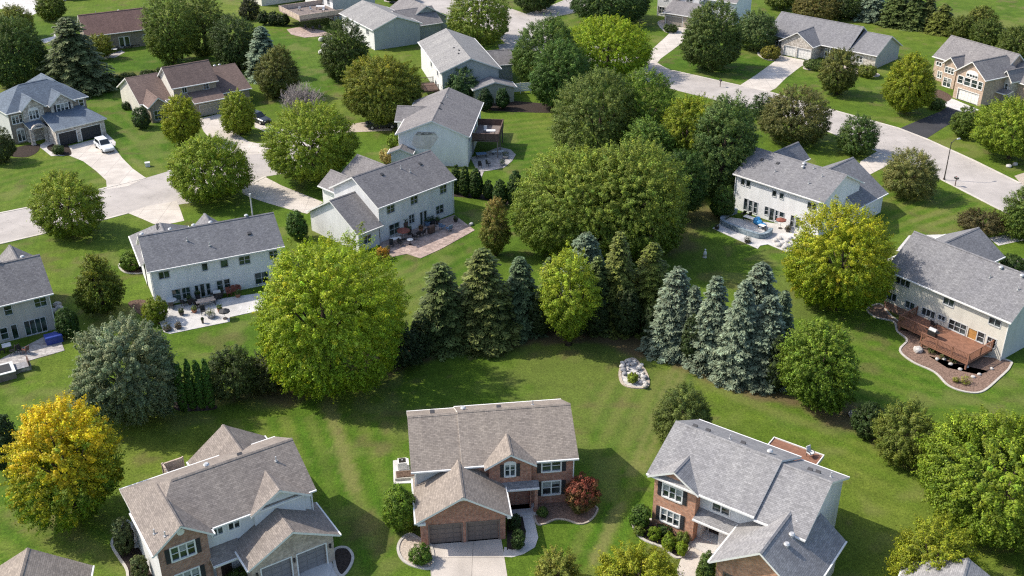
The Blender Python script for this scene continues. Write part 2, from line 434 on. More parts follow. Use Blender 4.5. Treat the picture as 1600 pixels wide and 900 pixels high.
# bare needle litter and dry turf along the conifer row
line(brown, [(590, 585), (640, 555), (720, 540), (800, 532), (880, 528), (960, 525), (1030, 550), (1100, 584), (1180, 612), (1240, 626)], .7, 1.0, .85)
line(brown, [(600, 560), (700, 530), (800, 515), (900, 508), (960, 508), (1040, 525), (1120, 555), (1200, 585)], 2.2, 1.2, .9)
line(brown, [(1300, 640), (1345, 662), (1385, 690), (1430, 722)], .8, 1.1, .8)
line(brown, [(1290, 640), (1340, 652)], 1.6, 1.4, .8)
line(brown, [(430, 618), (500, 606), (560, 590)], 1.2, 1.5, .75)
line(brown, [(330, 622), (430, 618)], .8, 1.2, .5)
line(brown, [(960, 520), (1010, 545)], 1.5, 1.4, .9)
line(brown, [(1040, 380), (1090, 330)], 2.0, 3, .6)
line(brown, [(1385, 36), (1440, 44), (1500, 55)], .9, 1.4, .7)
line(brown, [(110, 133), (190, 118), (330, 100)], .8, 2.0, .4)
line(pale, [(1365, 680), (1400, 705), (1440, 728)], .4, .8, .8)
line(pale, [(512, 628), (530, 690), (552, 765)], .42, .5, .85)
line(pale, [(552, 765), (575, 850)], .4, .6, .35)
line(pale, [(1052, 578), (1022, 650), (985, 740)], .22, .4, .75)
line(pale, [(1068, 580), (1038, 650), (1005, 735)], .22, .4, .7)
line(pale, [(1030, 620), (1000, 690)], .3, .8, .4)
line(pale, [(928, 880), (950, 830), (968, 790)], .22, .4, .75)
line(pale, [(60, 800), (130, 850), (200, 905)], .3, .7, .3)
line(pale, [(1060, 590), (1120, 605), (1200, 640), (1290, 670)], .4, 1.2, .35)
line(pale, [(205, 250), (260, 275)], .4, .8, .4)
line(pale, [(200, 205), (245, 245)], .3, .7, .35)
line(pale, [(1500, 30), (1600, 55)], 3.0, 9, .5)
line(pale, [(1425, 345), (1480, 330)], .3, .5, .35)
line(pale, [(1440, 355), (1495, 340)], .3, .5, .35)
line(pale, [(620, 440), (640, 480)], 2, 4, .28)
line(pale, [(900, 580), (1000, 640)], 5, 6, .30)
line(pale, [(1240, 480), (1250, 420)], 1.5, 3, .3)
line(lush, [(1000, 700), (1070, 590)], .8, .8, .8)
line(lush, [(200, 230), (150, 190), (160, 160)], 5, 6, .8)
line(lush, [(480, 640), (520, 760), (560, 860)], 1.2, .8, .5)
line(lush, [(470, 70), (500, 120)], 8, 6, .6)
line(lush, [(1040, 110), (1180, 110)], 6, 6, .6)
line(lush, [(1290, 610), (1400, 600), (1380, 500)], 5, 5, .45)
lush = np.maximum(lush, np.clip((vnoise(X, Y, 26, 5)-.45)*1.6, 0, .5))
def inside(px):
    P = [at(*q)[:2] for q in px]; r = np.zeros(X.shape, bool)
    for (ax, ay), (bx, by) in zip(P, P[1:]+P[:1]):
        if ay != by: r ^= ((ay > Y) != (by > Y)) & (X < (bx-ax)*(Y-ay)/(by-ay)+ax)
    return r
def mow(px, a, b, per, k, seed):
    A, B = at(*a), at(*b); dx, dy = B[0]-A[0], B[1]-A[1]; L = math.hypot(dx, dy); u = ((X-A[0])*dy - (Y-A[1])*dx)/L
    wob = .16*(vnoise(X, Y, 9, seed)-.5); s_ = np.sin((u/per+wob)*2*math.pi); m = inside(px)*np.clip(.35+1.1*vnoise(X, Y, 7, seed+1), 0, 1)*k
    global lush, pale
    lush = np.clip(lush + m*np.clip(s_*2.2, 0, 1), 0, .9); pale = np.clip(pale + m*.42*np.clip(-s_*2.2, 0, 1), 0, .8)
mow([(300, 660), (620, 640), (640, 720), (600, 905), (520, 905), (500, 750)], (510, 640), (560, 800), 2.3, .55, 11)
mow([(920, 600), (1090, 570), (1010, 740), (970, 905), (870, 905), (930, 700)], (1060, 580), (985, 740), 2.1, .55, 13)
mow([(0, 700), (170, 800), (240, 905), (0, 905)], (60, 800), (200, 900), 2.3, .5, 15)
mow([(140, 140), (190, 125), (262, 210), (262, 272), (228, 278), (175, 215)], (170, 190), (245, 265), 2.4, .6, 17)
mow([(1380, 300), (1500, 300), (1580, 350), (1500, 372), (1400, 368)], (1425, 350), (1480, 330), 2.2, .6, 19)
mow([(1100, 600), (1440, 700), (1440, 800), (1330, 740)], (1110, 610), (1420, 730), 2.2, .35, 21)
mow([(1330, 500), (1400, 520), (1500, 620), (1580, 600), (1600, 640), (1330, 640)], (1360, 600), (1480, 640), 2.2, .4, 23)
mow([(0, 250), (100, 245), (165, 290), (0, 325)], (20, 320), (150, 285), 2.3, .45, 25)
mow([(600, 400), (760, 360), (800, 400), (640, 480)], (610, 420), (760, 350), 2.3, .4, 27)
mow([(1040, 130), (1180, 90), (1200, 130), (1150, 135)], (1060, 100), (1180, 130), 2.6, .4, 29)
mow([(770, 190), (880, 180), (860, 260), (780, 260)], (780, 200), (860, 190), 2.4, .4, 31)
dry = np.clip((vnoise(X, Y, 4.5, 41)*.6+vnoise(X, Y, 1.7, 42)*.4-.60)*3.2, 0, .45); pale = np.maximum(pale, dry)
worn = np.clip((vnoise(X, Y, 3.1, 43)*.5+vnoise(X, Y, 1.1, 44)*.5-.70)*4, 0, .4); brown = np.maximum(brown, worn)

nv = X.size; me = bpy.data.meshes.new('lawn')
me.vertices.add(nv); me.vertices.foreach_set('co', np.stack([X, Y, np.zeros_like(X)], -1).astype(np.float32).ravel())
ny, nx = X.shape; idx = np.arange(nv).reshape(ny, nx)
q = np.stack([idx[:-1, :-1], idx[:-1, 1:], idx[1:, 1:], idx[1:, :-1]], -1).reshape(-1, 4)
me.loops.add(q.size); me.loops.foreach_set('vertex_index', q.ravel().astype(np.int32))
me.polygons.add(len(q)); me.polygons.foreach_set('loop_start', (np.arange(len(q))*4).astype(np.int32))
me.update(calc_edges=True)
ca = me.attributes.new('Mask', 'FLOAT_COLOR', 'POINT')
ca.data.foreach_set('color', np.stack([brown, pale, lush, np.ones_like(X)], -1).astype(np.float32).ravel())
me.materials.append(M['lawn'])
lawn = bpy.data.objects.new('lawn', me); COL.objects.link(lawn); lawn['kind'] = 'structure'

# ------------------------------------------------------------------ streets, drives, paths
ROAD_L = [(-90, 402), (0, 381), (77, 363), (163, 343), (200, 333), (290, 318), (371, 298), (415, 276), (450, 270), (485, 255), (500, 232), (490, 210), (455, 200), (432, 203), (420, 222), (400, 228),
          (360, 232), (330, 242), (262, 268), (228, 278), (167, 293), (55, 322), (0, 333), (-90, 352)]
sheet('street', ROAD_L, .012, M['road'])
ROAD_R = [(1780, 390), (1595, 287), (1520, 250), (1447, 217), (1403, 200), (1283, 167), (1200, 143), (1153, 133), (1050, 110), (1010, 92), (940, 74), (880, 62), (852, 50), (858, 32), (872, 25), (920, 16),
          (920, -12), (884, 0), (850, 14), (823, 22), (795, 12), (760, -2), (700, -14), (600, -20), (600, 2), (690, 20), (770, 48), (790, 68), (860, 88), (930, 104), (1000, 124), (1060, 142),
          (1180, 172), (1290, 204), (1375, 238), (1460, 275), (1573, 333), (1720, 420)]
sheet('street', ROAD_R, .012, M['road'])
def kerb(px): strip('kerb', [at(*p) for p in px], .38, -.02, .055, M['kerb'])
kerb(ROAD_L[0:5]); kerb(ROAD_L[5:8]); kerb(ROAD_L[19:]); kerb(ROAD_L[16:19])
kerb(ROAD_R[1:9]); kerb(ROAD_R[17:20]); kerb(ROAD_R[-6:-1])
DR = .020
sheet('driveway', [(97, 231), (161, 214), (172, 222), (192, 248), (208, 264), (228, 278), (200, 291), (167, 296), (166, 282), (150, 267), (130, 252), (108, 243)], DR, M['conc'])
sheet('driveway', [(157, 214), (166, 208), (181, 222), (180, 228), (172, 226)], DR+.004, M['conc2'])
sheet('walkway', [(60, 228), (76, 219), (96, 232), (110, 243), (80, 244)], DR+.004, M['conc2'])
sheet('driveway', [(310, 186), (346, 177), (349, 190), (371, 210), (388, 221), (402, 224), (413, 224), (420, 216), (412, 205), (398, 199), (398, 191), (418, 191), (434, 203), (440, 222), (420, 240), (345, 245), (335, 225), (318, 205)], DR, M['conc'])
sheet('driveway', [(371, 298), (415, 277), (440, 290), (475, 304), (505, 316), (480, 334), (455, 328), (420, 318), (390, 308)], DR, M['conc'])
sheet('driveway', [(200, 333), (230, 322), (276, 314), (281, 325), (288, 345), (255, 352), (240, 350), (222, 342)], DR, M['conc'])
sheet('driveway', [(490, 203), (545, 194), (610, 186), (612, 204), (545, 207), (495, 216)], DR, M['gravel'])
sheet('driveway', [(1010, 94), (1020, 76), (1040, 58), (1056, 42), (1082, 44), (1072, 62), (1055, 75), (1032, 92), (1027, 98), (1050, 112), (1012, 102)], DR, M['conc'])
sheet('driveway', [(1155, 134), (1180, 118), (1205, 100), (1222, 87), (1266, 96), (1250, 105), (1228, 122), (1212, 138), (1200, 144)], DR, M['conc'])
sheet('driveway', [(1405, 201), (1440, 186), (1470, 174), (1486, 162), (1520, 170), (1508, 182), (1480, 196), (1447, 217)], DR, M['asph'])
sheet('walkway', [(1448, 152), (1462, 148), (1490, 155), (1530, 172), (1512, 178), (1478, 166), (1460, 163)], DR+.004, M['conc2'])
sheet('driveway', [(1335, 270), (1345, 252), (1370, 237), (1402, 248), (1380, 262), (1355, 275)], DR, M['conc'])
sheet('driveway', [(1560, 412), (1570, 406), (1640, 402), (1640, 430), (1575, 430)], DR, M['conc'])
sheet('driveway', [(1400, 392), (1420, 368), (1490, 366), (1500, 376), (1440, 398)], DR, M['conc2'])
sheet('driveway', [(1545, 372), (1600, 362), (1605, 374), (1560, 384)], DR, M['conc2'])
sheet('driveway', [(778, 70), (802, 66), (806, 78), (782, 82)], DR, M['asphg'])
sheet('driveway', [(690, 30), (716, 24), (720, 32), (695, 36)], DR, M['conc2'])
sheet('driveway', [(1585, 275), (1600, 270), (1640, 278), (1640, 300), (1597, 289)], DR, M['gravel'])
sheet('driveway', [(0, 0), (20, 0), (30, -8), (62, -8), (58, 20), (45, 26), (20, 14), (0, 14)], DR, M['conc2'])
sheet('walkway', [(63, 62), (84, 57), (84, 50), (90, 60), (70, 68)], DR, M['conc2'])
# centre house
sheet('driveway', [(671, 851), (738, 846), (783, 842), (786, 858), (795, 915), (674, 915)], DR, M['conc'])
sheet('walkway', [(786, 870), (788, 855), (808, 858), (820, 845), (822, 830), (815, 812), (812, 795), (834, 794), (836, 818), (841, 840), (836, 855), (818, 866), (800, 871)], DR+.004, M['conc2'])
# left house
sheet('driveway', [(404, 905), (518, 877), (535, 915), (535, 960), (380, 960)], DR, M['conc2'])
# right house
sheet('walkway', [(1080, 838), (1090, 834), (1128, 848), (1118, 860), (1105, 862), (1092, 882), (1085, 915), (1056, 915), (1058, 890), (1066, 868), (1078, 850)], DR+.004, M['conc'])
# patios
sheet('patio', [(252, 500), (249, 503), (256, 519), (266, 522), (300, 515), (359, 503), (359, 496), (400, 487), (440, 478), (430, 455), (240, 482)], .05, M['patioc'], cat=None)
sheet('patio', [(592, 378), (602, 404), (636, 397), (657, 404), (690, 389), (742, 360), (710, 336)], .05, M['paver'])
sheet('patio', [(735, 247), (780, 230), (798, 234), (806, 242), (800, 252), (788, 262), (770, 266), (756, 268), (752, 279), (744, 264)], .05, M['paverg'])
sheet('patio', [(1113, 357), (1140, 340), (1290, 360), (1260, 388), (1228, 394), (1200, 382), (1188, 384), (1184, 389)], .05, M['patioc'])
sheet('patio', [(0, 562), (89, 516), (101, 548), (38, 566), (0, 574), (-60, 588), (-60, 570)], .05, M['paverg'])
sheet('patio', [(448, 46), (470, 42), (505, 48), (520, 55), (476, 59), (455, 54)], .05, M['paver'])
sheet('patio', [(165, 87), (190, 79), (195, 82), (180, 90), (160, 92)], .05, M['paverg'])
sheet('patio', [(1450, 556), (1500, 570), (1545, 580), (1530, 586), (1480, 575)], .03, M['paverg'])
# beds with stone edging
def bed(px, mat, edge=True, z=.03, ew=.22, em=None):
    sheet('planting_bed', px, z, mat, smooth=True)
    if edge: strip('bed_edging', smoothpoly([at(*p)[:2] for p in px]), ew, -.02, .10, em or M['edge'], closed=True)
bed([(989, 820), (995, 816), (1015, 812), (1080, 836), (1078, 850), (1070, 866), (1060, 872), (1050, 868), (1034, 855), (1010, 846), (997, 836)], M['mulchd'])
bed([(655, 842), (640, 835), (626, 845), (622, 860), (630, 876), (650, 886), (675, 887), (674, 855)], M['gravel'])
bed([(836, 785), (890, 783), (930, 792), (931, 803), (920, 815), (905, 819), (885, 813), (868, 812), (850, 819), (838, 817)], M['gravelr'], True, .03, .16, M['gravel'])
bed([(792, 855), (795, 800), (812, 797), (820, 825), (820, 842), (806, 858), (795, 858)], M['mulchd'], False)
bed([(200, 815), (185, 830), (175, 850), (185, 870), (198, 890), (205, 915), (245, 915), (232, 870)], M['mulchd'])
bed([(522, 861), (540, 856), (551, 868), (548, 884), (535, 900), (525, 890)], M['mulchd'])
bed([(1376, 476), (1355, 484), (1368, 496), (1396, 503), (1402, 518), (1417, 532), (1406, 548), (1426, 566), (1460, 582), (1482, 603), (1510, 613), (1535, 612), (1560, 592), (1578, 573), (1570, 562), (1480, 545), (1400, 500)], M['gravelr'])
bed([(190, 412), (188, 420), (200, 427), (225, 426), (228, 410)], M['mulch'])
bed([(100, 222), (112, 240), (99, 243), (78, 236), (75, 228)], M['mulchd'], False, .028)
bed([(20, 232), (60, 225), (58, 238), (38, 246), (10, 242)], M['mulchd'], False)
bed([(1028, 36), (1040, 32), (1058, 42), (1056, 50), (1040, 50)], M['gravel'])
bed([(1186, 82), (1220, 80), (1218, 90), (1205, 95), (1190, 90)], M['gravel'])
bed([(1258, 104), (1290, 98), (1330, 106), (1372, 116), (1360, 120), (1300, 110), (1262, 109)], M['gravel'])
bed([(1452, 144), (1466, 140), (1486, 150), (1482, 158), (1466, 160)], M['mulch'], False)
bed([(970, 594), (969, 580), (976, 566), (988, 561), (996, 566), (1000, 572), (1006, 578), (1012, 592), (1010, 605), (990, 606), (976, 602)], M['rock'], True, .03, .3, M['gravel'])
bed([(200, 475), (230, 470), (255, 500), (240, 505)], M['mulch'], False, .026)
bed([(752, 160), (800, 158), (870, 165), (868, 176), (760, 172)], M['mulchd'], False, .026)
bed([(700, 300), (760, 304), (820, 318), (815, 326), (755, 312), (702, 306)], M['mulchd'], False, .026)
bed([(274, 628), (330, 630), (335, 640), (280, 642)], M['mulchd'], False, .026)
# ------------------------------------------------------------------ houses
class House:
    def __init__(s, name, label, x, y, rot, roof, wall, win=None, glass='glass', cat='house'):
        s.thin = name in ('siding_house', 'split_level_house') and win is None; win = win or ('frame' if s.thin and 'si_' in wall and wall != 'si_white' else 'white')
        s.e = empty(name, (x, y, 0), R(rot), label, cat)
        s.x, s.y, s.rot = x, y, R(rot); s.roofm, s.wallm, s.win, s.glass = roof, wall, win, glass
        s.W = {}; s.bodies = []
    def P(s, side, c, u, z, d):
        return {'F': (u, c+d, z), 'B': (u, c-d, z), 'L': (c+d, u, z), 'R': (c-d, u, z)}[side]
    def sbox(s, mb, side, c, u0, u1, z0, z1, d0, d1, mi=0):
        if d0 > d1: d0, d1 = d1, d0
        a, b = s.P(side, c, u0, z0, d0), s.P(side, c, u1, z1, d1)
        mb.box(min(a[0], b[0]), max(a[0], b[0]), min(a[1], b[1]), max(a[1], b[1]), min(a[2], b[2]), max(a[2], b[2]), mi)
    def wall(s, side, c, tops, holes, mat):
        """tops: [(u,z)...] increasing u; holes: (u0,z0,u1,z1,depth)"""
        mb = s.W.setdefault(mat, MB()); flip = side in 'BL'
        us = sorted({round(t[0], 4) for t in tops} | {round(v, 4) for h in holes for v in (h[0], h[2])})
        us = [u for u in us if tops[0][0]-1e-6 <= u <= tops[-1][0]+1e-6]
        def top(u):
            for (a, za), (b, zb) in zip(tops[:-1], tops[1:]):
                if u <= b+1e-6: return za + (zb-za)*(u-a)/(b-a) if b > a else za
            return tops[-1][1]
        def quad(p):
            p = [s.P(side, c, u, z, d) for u, z, d in p]; mb.face(p[::-1] if flip else p)
        for a, b in zip(us[:-1], us[1:]):
            m = (a+b)/2; hs = sorted([h for h in holes if h[0]-1e-4 <= m <= h[2]+1e-4], key=lambda h: h[1]); z = 0
            for h in hs:
                if h[1] > z+1e-4: quad([(a, z, 0), (b, z, 0), (b, h[1], 0), (a, h[1], 0)])
                z = h[3]
            quad([(a, z, 0), (b, z, 0), (b, top(b), 0), (a, top(a), 0)])
        for u0, z0, u1, z1, d in holes:
            quad([(u0, z0, 0), (u0, z0, d), (u0, z1, d), (u0, z1, 0)][::-1]); quad([(u1, z0, 0), (u1, z0, d), (u1, z1, d), (u1, z1, 0)])
            quad([(u0, z1, 0), (u1, z1, 0), (u1, z1, d), (u0, z1, d)]); quad([(u0, z0, 0), (u1, z0, 0), (u1, z0, d), (u0, z0, d)][::-1])
    def window(s, side, c, u0, z0, w, h, n=2, shut=0, arch=False, d=.10, glass=None):
        f = MB(); u1, z1 = u0+w, z0+h; k = .05 if s.thin else .09; mu = .03 if s.thin else .055
        for a, b, e, g in ((u0-k, u0+.03, z0-k, z1+k), (u1-.03, u1+k, z0-k, z1+k), (u0+.03, u1-.03, z1-.03, z1+k)):
            s.sbox(f, side, c, a, b, e, g, -.045, .09)
        s.sbox(f, side, c, u0+.03, u1-.03, z0-k, z0+.03, -.08, .09)
        for i in range(1, n):
            u = u0 + w*i/n; s.sbox(f, side, c, u-mu, u+mu, z0+.03, z1-.03, -.02, .085)
        if h > .95 and h < 1.7:
            zm = z0+h*.5
            for i in range(n):
                s.sbox(f, side, c, u0+w*i/n+mu+.001, u0+w*(i+1)/n-mu-.001, zm-.022, zm+.022, .02, .083)
        if arch:
            N = 8; r = w/2+k; m = u0+w/2
            for i in range(N):
                a0, a1 = math.pi*i/N, math.pi*(i+1)/N
                pts = [(m-r*math.cos(a0), z1+k+.002), (m-r*math.cos(a1), z1+k+.002), (m-r*math.cos(a1), z1+k+r*.5*math.sin(a1)), (m-r*math.cos(a0), z1+k+r*.5*math.sin(a0))]
                f.box8([s.P(side, c, u, z, -.04) for u, z in pts] + [s.P(side, c, u, z, .02) for u, z in pts])
        fo = f.build('window', M[s.win], s.e)
        p = MB(); s.sbox(p, side, c, u0, u1, z0, z1, .075, .10); p.build('pane', M[glass or s.glass], fo)
        if not s.thin and n > 1 and h > .7:
            for i in range(n):
                if random.random() < .6:
                    bl = MB(); hh = h*(.25+.4*random.random()); s.sbox(bl, side, c, u0+w*i/n+.06, u0+w*(i+1)/n-.06, z1-hh, z1-.04, .066, .0745); bl.build('blind', M['blind'], fo)
        if shut:
            for a, b in ((u0-k-.02-shut, u0-k-.02), (u1+k+.02, u1+k+.02+shut)):
                q = MB(); s.sbox(q, side, c, a, b, z0-.05, z1+.05, -.05, .01)
                for j in range(7): zz = z0+.05+(h-.1)*j/6.5; s.sbox(q, side, c, a+.05, b-.05, zz, zz+h*.07, -.065, -.05)
                q.build('shutter', M['shutter'], s.e)
    def garage_door(s, side, c, u0, w, h, mat, d=.22):
        p = MB(); rows = 4; cols = max(2, round(w/.7))
        s.sbox(p, side, c, u0, u0+w, 0, h, d-.02, d+.04)
        for r in range(rows):
            for k in range(cols):
                a = u0+w*k/cols+.05; b = u0+w*(k+1)/cols-.05; z = h*r/rows
                s.sbox(p, side, c, a, b, z+.06, z+h/rows-.05, d-.05, d-.02)
        o = p.build('garage_door', M[mat], s.e)
        f = MB(); k = .11
        s.sbox(f, side, c, u0-k, u0, 0, h+k, -.03, .03); s.sbox(f, side, c, u0+w, u0+w+k, 0, h+k, -.03, .03); s.sbox(f, side, c, u0, u0+w, h, h+k, -.03, .03)
        f.build('door_trim', M[s.win if mat != 'garbrown' else 'garbrown'], o)
    def door(s, side, c, u0, w, h, mat='door', d=.12, glass=False):
        p = MB(); s.sbox(p, side, c, u0, u0+w, .05, h, d-.03, d+.02)
        if not glass:
            for r in range(2):
                for k in range(2):
                    a = u0+w*k/2+.08; b = u0+w*(k+1)/2-.08; s.sbox(p, side, c, a, b, .2+r*h*.5, .2+r*h*.5+h*.36, d-.05, d-.03)
        o = p.build('door', M[mat], s.e)
        q = MB(); q.ball(s.P(side, c, u0+w-.1, 1.0, d-.08), .045); q.build('handle', M['metal'], o)
        f = MB(); k = .09
        s.sbox(f, side, c, u0-k, u0, .05, h+k, -.04, .03); s.sbox(f, side, c, u0+w, u0+w+k, .05, h+k, -.04, .03); s.sbox(f, side, c, u0, u0+w, h, h+k, -.04, .03)
        f.build('door_frame', M['white'], o)
    def slab(s, polys, t=.2, mat=None, name='roof'):
        mat = mat or s.roofm; mb = MB(); key = lambda p: tuple(round(v, 3) for v in p); cnt = {}
        for p in polys:
            n = len(p)
            for i in range(n):
                a, b = key(p[i]), key(p[(i+1) % n]); cnt[(a, b)] = (p[i], p[(i+1) % n])
        for p in polys:
            mb.face(p, 0); mb.face([(x, y, z-t) for x, y, z in p][::-1], 1)
        for (a, b), (p, q) in cnt.items():
            if (b, a) not in cnt: mb.face([(p[0], p[1], p[2]-t), (q[0], q[1], q[2]-t), q, p], 1)
        return mb.build(name, [M[mat], M['white']], s.e)
    def ridge(s, roof, a, b, mat=None):
        r = MB(); a, b = Vector(a), Vector(b); d = (b-a).normalized(); n = d.cross(Vector((0, 0, 1))).normalized()*.17
        dz = Vector((0, 0, .09)); up = Vector((0, 0, .035))
        for sg in (1, -1):
            p = [a+up, b+up, b+n*sg-dz+up, a+n*sg-dz+up]; r.face(p if sg < 0 else p[::-1])
        r.build('ridge_cap', M[mat or s.roofm], roof)
    def gutter(s, roof, a, b, outw):
        a, b, o = Vector(a), Vector(b), Vector(outw); g = MB(); z = Vector((0, 0, 1))
        p0, p1 = a+o*.004-z*.02, b+o*.004-z*.02; q0, q1 = a+o*.13-z*.02, b+o*.13-z*.02
        lo = -z*.13
        pts = [p0+lo, p1+lo, q1+lo, q0+lo, p0, p1, q1, q0]
        nrm = (p1-p0).cross(o)
        if nrm.z < 0: pts = [pts[i] for i in (3, 2, 1, 0, 7, 6, 5, 4)]
        g.box8([tuple(v) for v in pts]); g.build('gutter', M['white'], roof)
    def body(s, x0, x1, y0, y1, he, hr, axis='x', oh=.4, roof=None, wall=None, wins=(), holes=(), sides='FBLR', hip=(0, 0), of=None, inset=None, gut=True, t=.2, noroof=False):
        """gabled (or hipped) volume; the x/y extents are those of the roof, walls stand in by oh"""
        W = lambda sd: (wall or s.wallm) if not isinstance(wall, dict) else wall.get(sd, s.wallm)
        ins = {k: oh for k in 'FBLR'}; ins.update(inset or {})
        wx0, wx1, wy0, wy1 = x0+ins['L'], x1-ins['R'], y0+ins['F'], y1-ins['B']
        xm, ym = (x0+x1)/2, (y0+y1)/2; half = (y1-y0)/2 if axis == 'x' else (x1-x0)/2; sl = (hr-he)/half
        def H(x, y): return he + sl*(half - (abs(y-ym) if axis == 'x' else abs(x-xm)))
        s.H = H; dz = t*.5
        hol = {k: [] for k in 'FBLR'}
        for w_ in wins: hol[w_[0]].append((w_[1], w_[2], w_[1]+w_[3], w_[2]+w_[4], .10))
        for h in holes: hol[h[0]].append(h[1:])
        pos = {'F': wy0, 'B': wy1, 'L': wx0, 'R': wx1}
        for sd in sides:
            a, b = (wx0, wx1) if sd in 'FB' else (wy0, wy1); c = pos[sd]; g = (lambda u: H(u, c)) if sd in 'FB' else (lambda u: H(c, u))
            mid = xm if sd in 'FB' else ym
            endw = (axis == 'x' and sd in 'LR') or (axis == 'y' and sd in 'FB')
            hp = hip[0 if sd in ('L', 'F') else 1] if endw else 0
            if endw and not hp: tops = [(a, g(a)-dz), (mid, hr-dz), (b, g(b)-dz)]
            else: zt = he + sl*oh*.5 - dz; tops = [(a, zt), (b, zt)]
            s.wall(sd, c, tops, hol[sd], W(sd))
        for w_ in wins:
            kw = w_[5] if len(w_) > 5 else {}
            s.window(w_[0], pos[w_[0]], *w_[1:5], **kw)
        rf = None
        if not noroof:
            if axis == 'x':
                r0, r1 = (x0+hip[0], ym, hr), (x1-hip[1], ym, hr)
                a, b, c, d = (x0, y0, he), (x1, y0, he), (x1, y1, he), (x0, y1, he)
            else:
                r0, r1 = (xm, y0+hip[0], hr), (xm, y1-hip[1], hr)
                a, b, c, d = (x1, y0, he), (x1, y1, he), (x0, y1, he), (x0, y0, he)
            polys = [[a, b, r1, r0], [c, d, r0, r1]]
            if hip[0]: polys.append([d, a, r0])
            if hip[1]: polys.append([b, c, r1])
            rf = s.slab(polys, t, roof); s.ridge(rf, r0, r1, roof)
            if gut:
                if axis == 'x': s.gutter(rf, a, b, (0, -1, 0)); s.gutter(rf, c, d, (0, 1, 0))
                else: s.gutter(rf, a, b, (1, 0, 0)); s.gutter(rf, c, d, (-1, 0, 0))
        s.rf = rf; s.end()
        return pos
    def shed(s, x0, x1, y0, y1, z0, z1, along='y', roof=None, t=.16):
        """single-slope roof: z0 at y0 (or x0), z1 at y1 (or x1)"""
        if along == 'y': p = [(x0, y0, z0), (x1, y0, z0), (x1, y1, z1), (x0, y1, z1)]
        else: p = [(x0, y0, z0), (x1, y0, z1), (x1, y1, z1), (x0, y1, z0)]
        r = s.slab([p], t, roof)
        if along == 'y':
            if z0 < z1: s.gutter(r, (x0, y0, z0), (x1, y0, z0), (0, -1, 0))
            else: s.gutter(r, (x0, y1, z1), (x1, y1, z1), (0, 1, 0))
        return r
    def vents(s, H, pts):
        for x, y, k in pts:
            z = H(x, y); m = MB()
            if k == 'pipe': m.cyl(x, y, z-.1, z+.45, .06, 8); m.cyl(x, y, z-.02, z+.06, .13, 8)
            elif k == 'cap': m.cyl(x, y, z-.1, z+.22, .14, 10); m.cyl(x, y, z+.22, z+.34, .26, 10, r2=.16)
            elif k == 'box': m.box8([(x-.2, y-.24, z-.22), (x+.2, y-.24, z-.22), (x+.2, y+.2, z+.02), (x-.2, y+.2, z+.02), (x-.2, y-.22, z+.02), (x+.2, y-.22, z+.02), (x+.2, y+.16, z+.17), (x-.2, y+.16, z+.17)])
            m.build('roof_vent', M['metal' if k != 'box' else 'ventdark'], s.e)
    def post(s, x, y, z0, z1, w=.2, mat='white', name='post'):
        m = MB(); m.box(x-w/2, x+w/2, y-w/2, y+w/2, z0, z1); m.box(x-w/2-.05, x+w/2+.05, y-w/2-.05, y+w/2+.05, z0, z0+.2)
        m.box(x-w/2-.05, x+w/2+.05, y-w/2-.05, y+w/2+.05, z1-.15, z1-.002); m.build(name, M[mat], s.e)
    def downspout(s, x, y, z):
        m = MB(); m.box(x-.045, x+.045, y-.045, y+.045, .05, z); m.build('downspout', M['white'], s.e)
    def step(s, x0, x1, y0, y1, z, mat='conc2', name='porch_floor'):
        m = MB(); m.box(x0, x1, y0, y1, -.05, z); m.build(name, M[mat], s.e)
    def deck(s, x0, x1, y0, y1, z, mat, rail='FLR', posts=True, railm=None, solid=False, name='deck'):
        m = MB(); n = max(3, int((y1-y0)/.16))
        for i in range(n):
            a = y0+(y1-y0)*i/n; m.box(x0, x1, a, a+(y1-y0)/n-.012, z-.05, z)
        m.box(x0+.03, x1-.03, y0+.03, y0+.09, z-.32, z-.05); m.box(x0+.03, x0+.09, y0+.09, y1, z-.32, z-.05); m.box(x1-.09, x1-.03, y0+.09, y1, z-.32, z-.05)
        o = m.build(name, M[mat], s.e)
        if posts:
            for x in np.linspace(x0+.15, x1-.15, max(2, int((x1-x0)/2.4)+1)):
                p = MB(); p.box(x-.09, x+.09, y0+.1, y0+.28, 0, z-.06); p.build('deck_post', M[mat], o)
        r = MB(); hh = 1.0; rm = railm or mat
        def run(ax, a, b, c):
            L = b-a
            def bx(u0, u1, z0, z1, th):
                if ax == 'x': r.box(u0, u1, c-th, c+th, z0, z1)
                else: r.box(c-th, c+th, u0, u1, z0, z1)
            bx(a, b, z+hh-.06, z+hh, .07); bx(a, b, z+.09, z+.15, .035)
            if solid: bx(a, b, z-.25, z+hh-.061, .03)
            else:
                for u in np.arange(a+.1, b, .16): bx(u-.02, u+.02, z+.151, z+hh-.061, .02)
            for u in np.linspace(a, b, max(2, int(L/1.8)+1)): bx(u-.055, u+.055, z-.3, z+hh+.06, .055)
        if 'F' in rail: run('x', x0, x1, y0+.06)
        if 'B' in rail: run('x', x0, x1, y1-.06)
        if 'L' in rail: run('y', y0+.12, y1-.02, x0+.06)
        if 'R' in rail: run('y', y0+.12, y1-.02, x1-.06)
        if r.f: r.build('railing', M[rm], o)
        return o
    def end(s):
        for k, mb in s.W.items():
            nm = {'br': 'brick_wall', 'st': 'stone_wall'}.get(k[:2], 'wall'); mb.build(nm, M[k], s.e)
        s.W = {}

SH = dict(n=2, shut=.34)
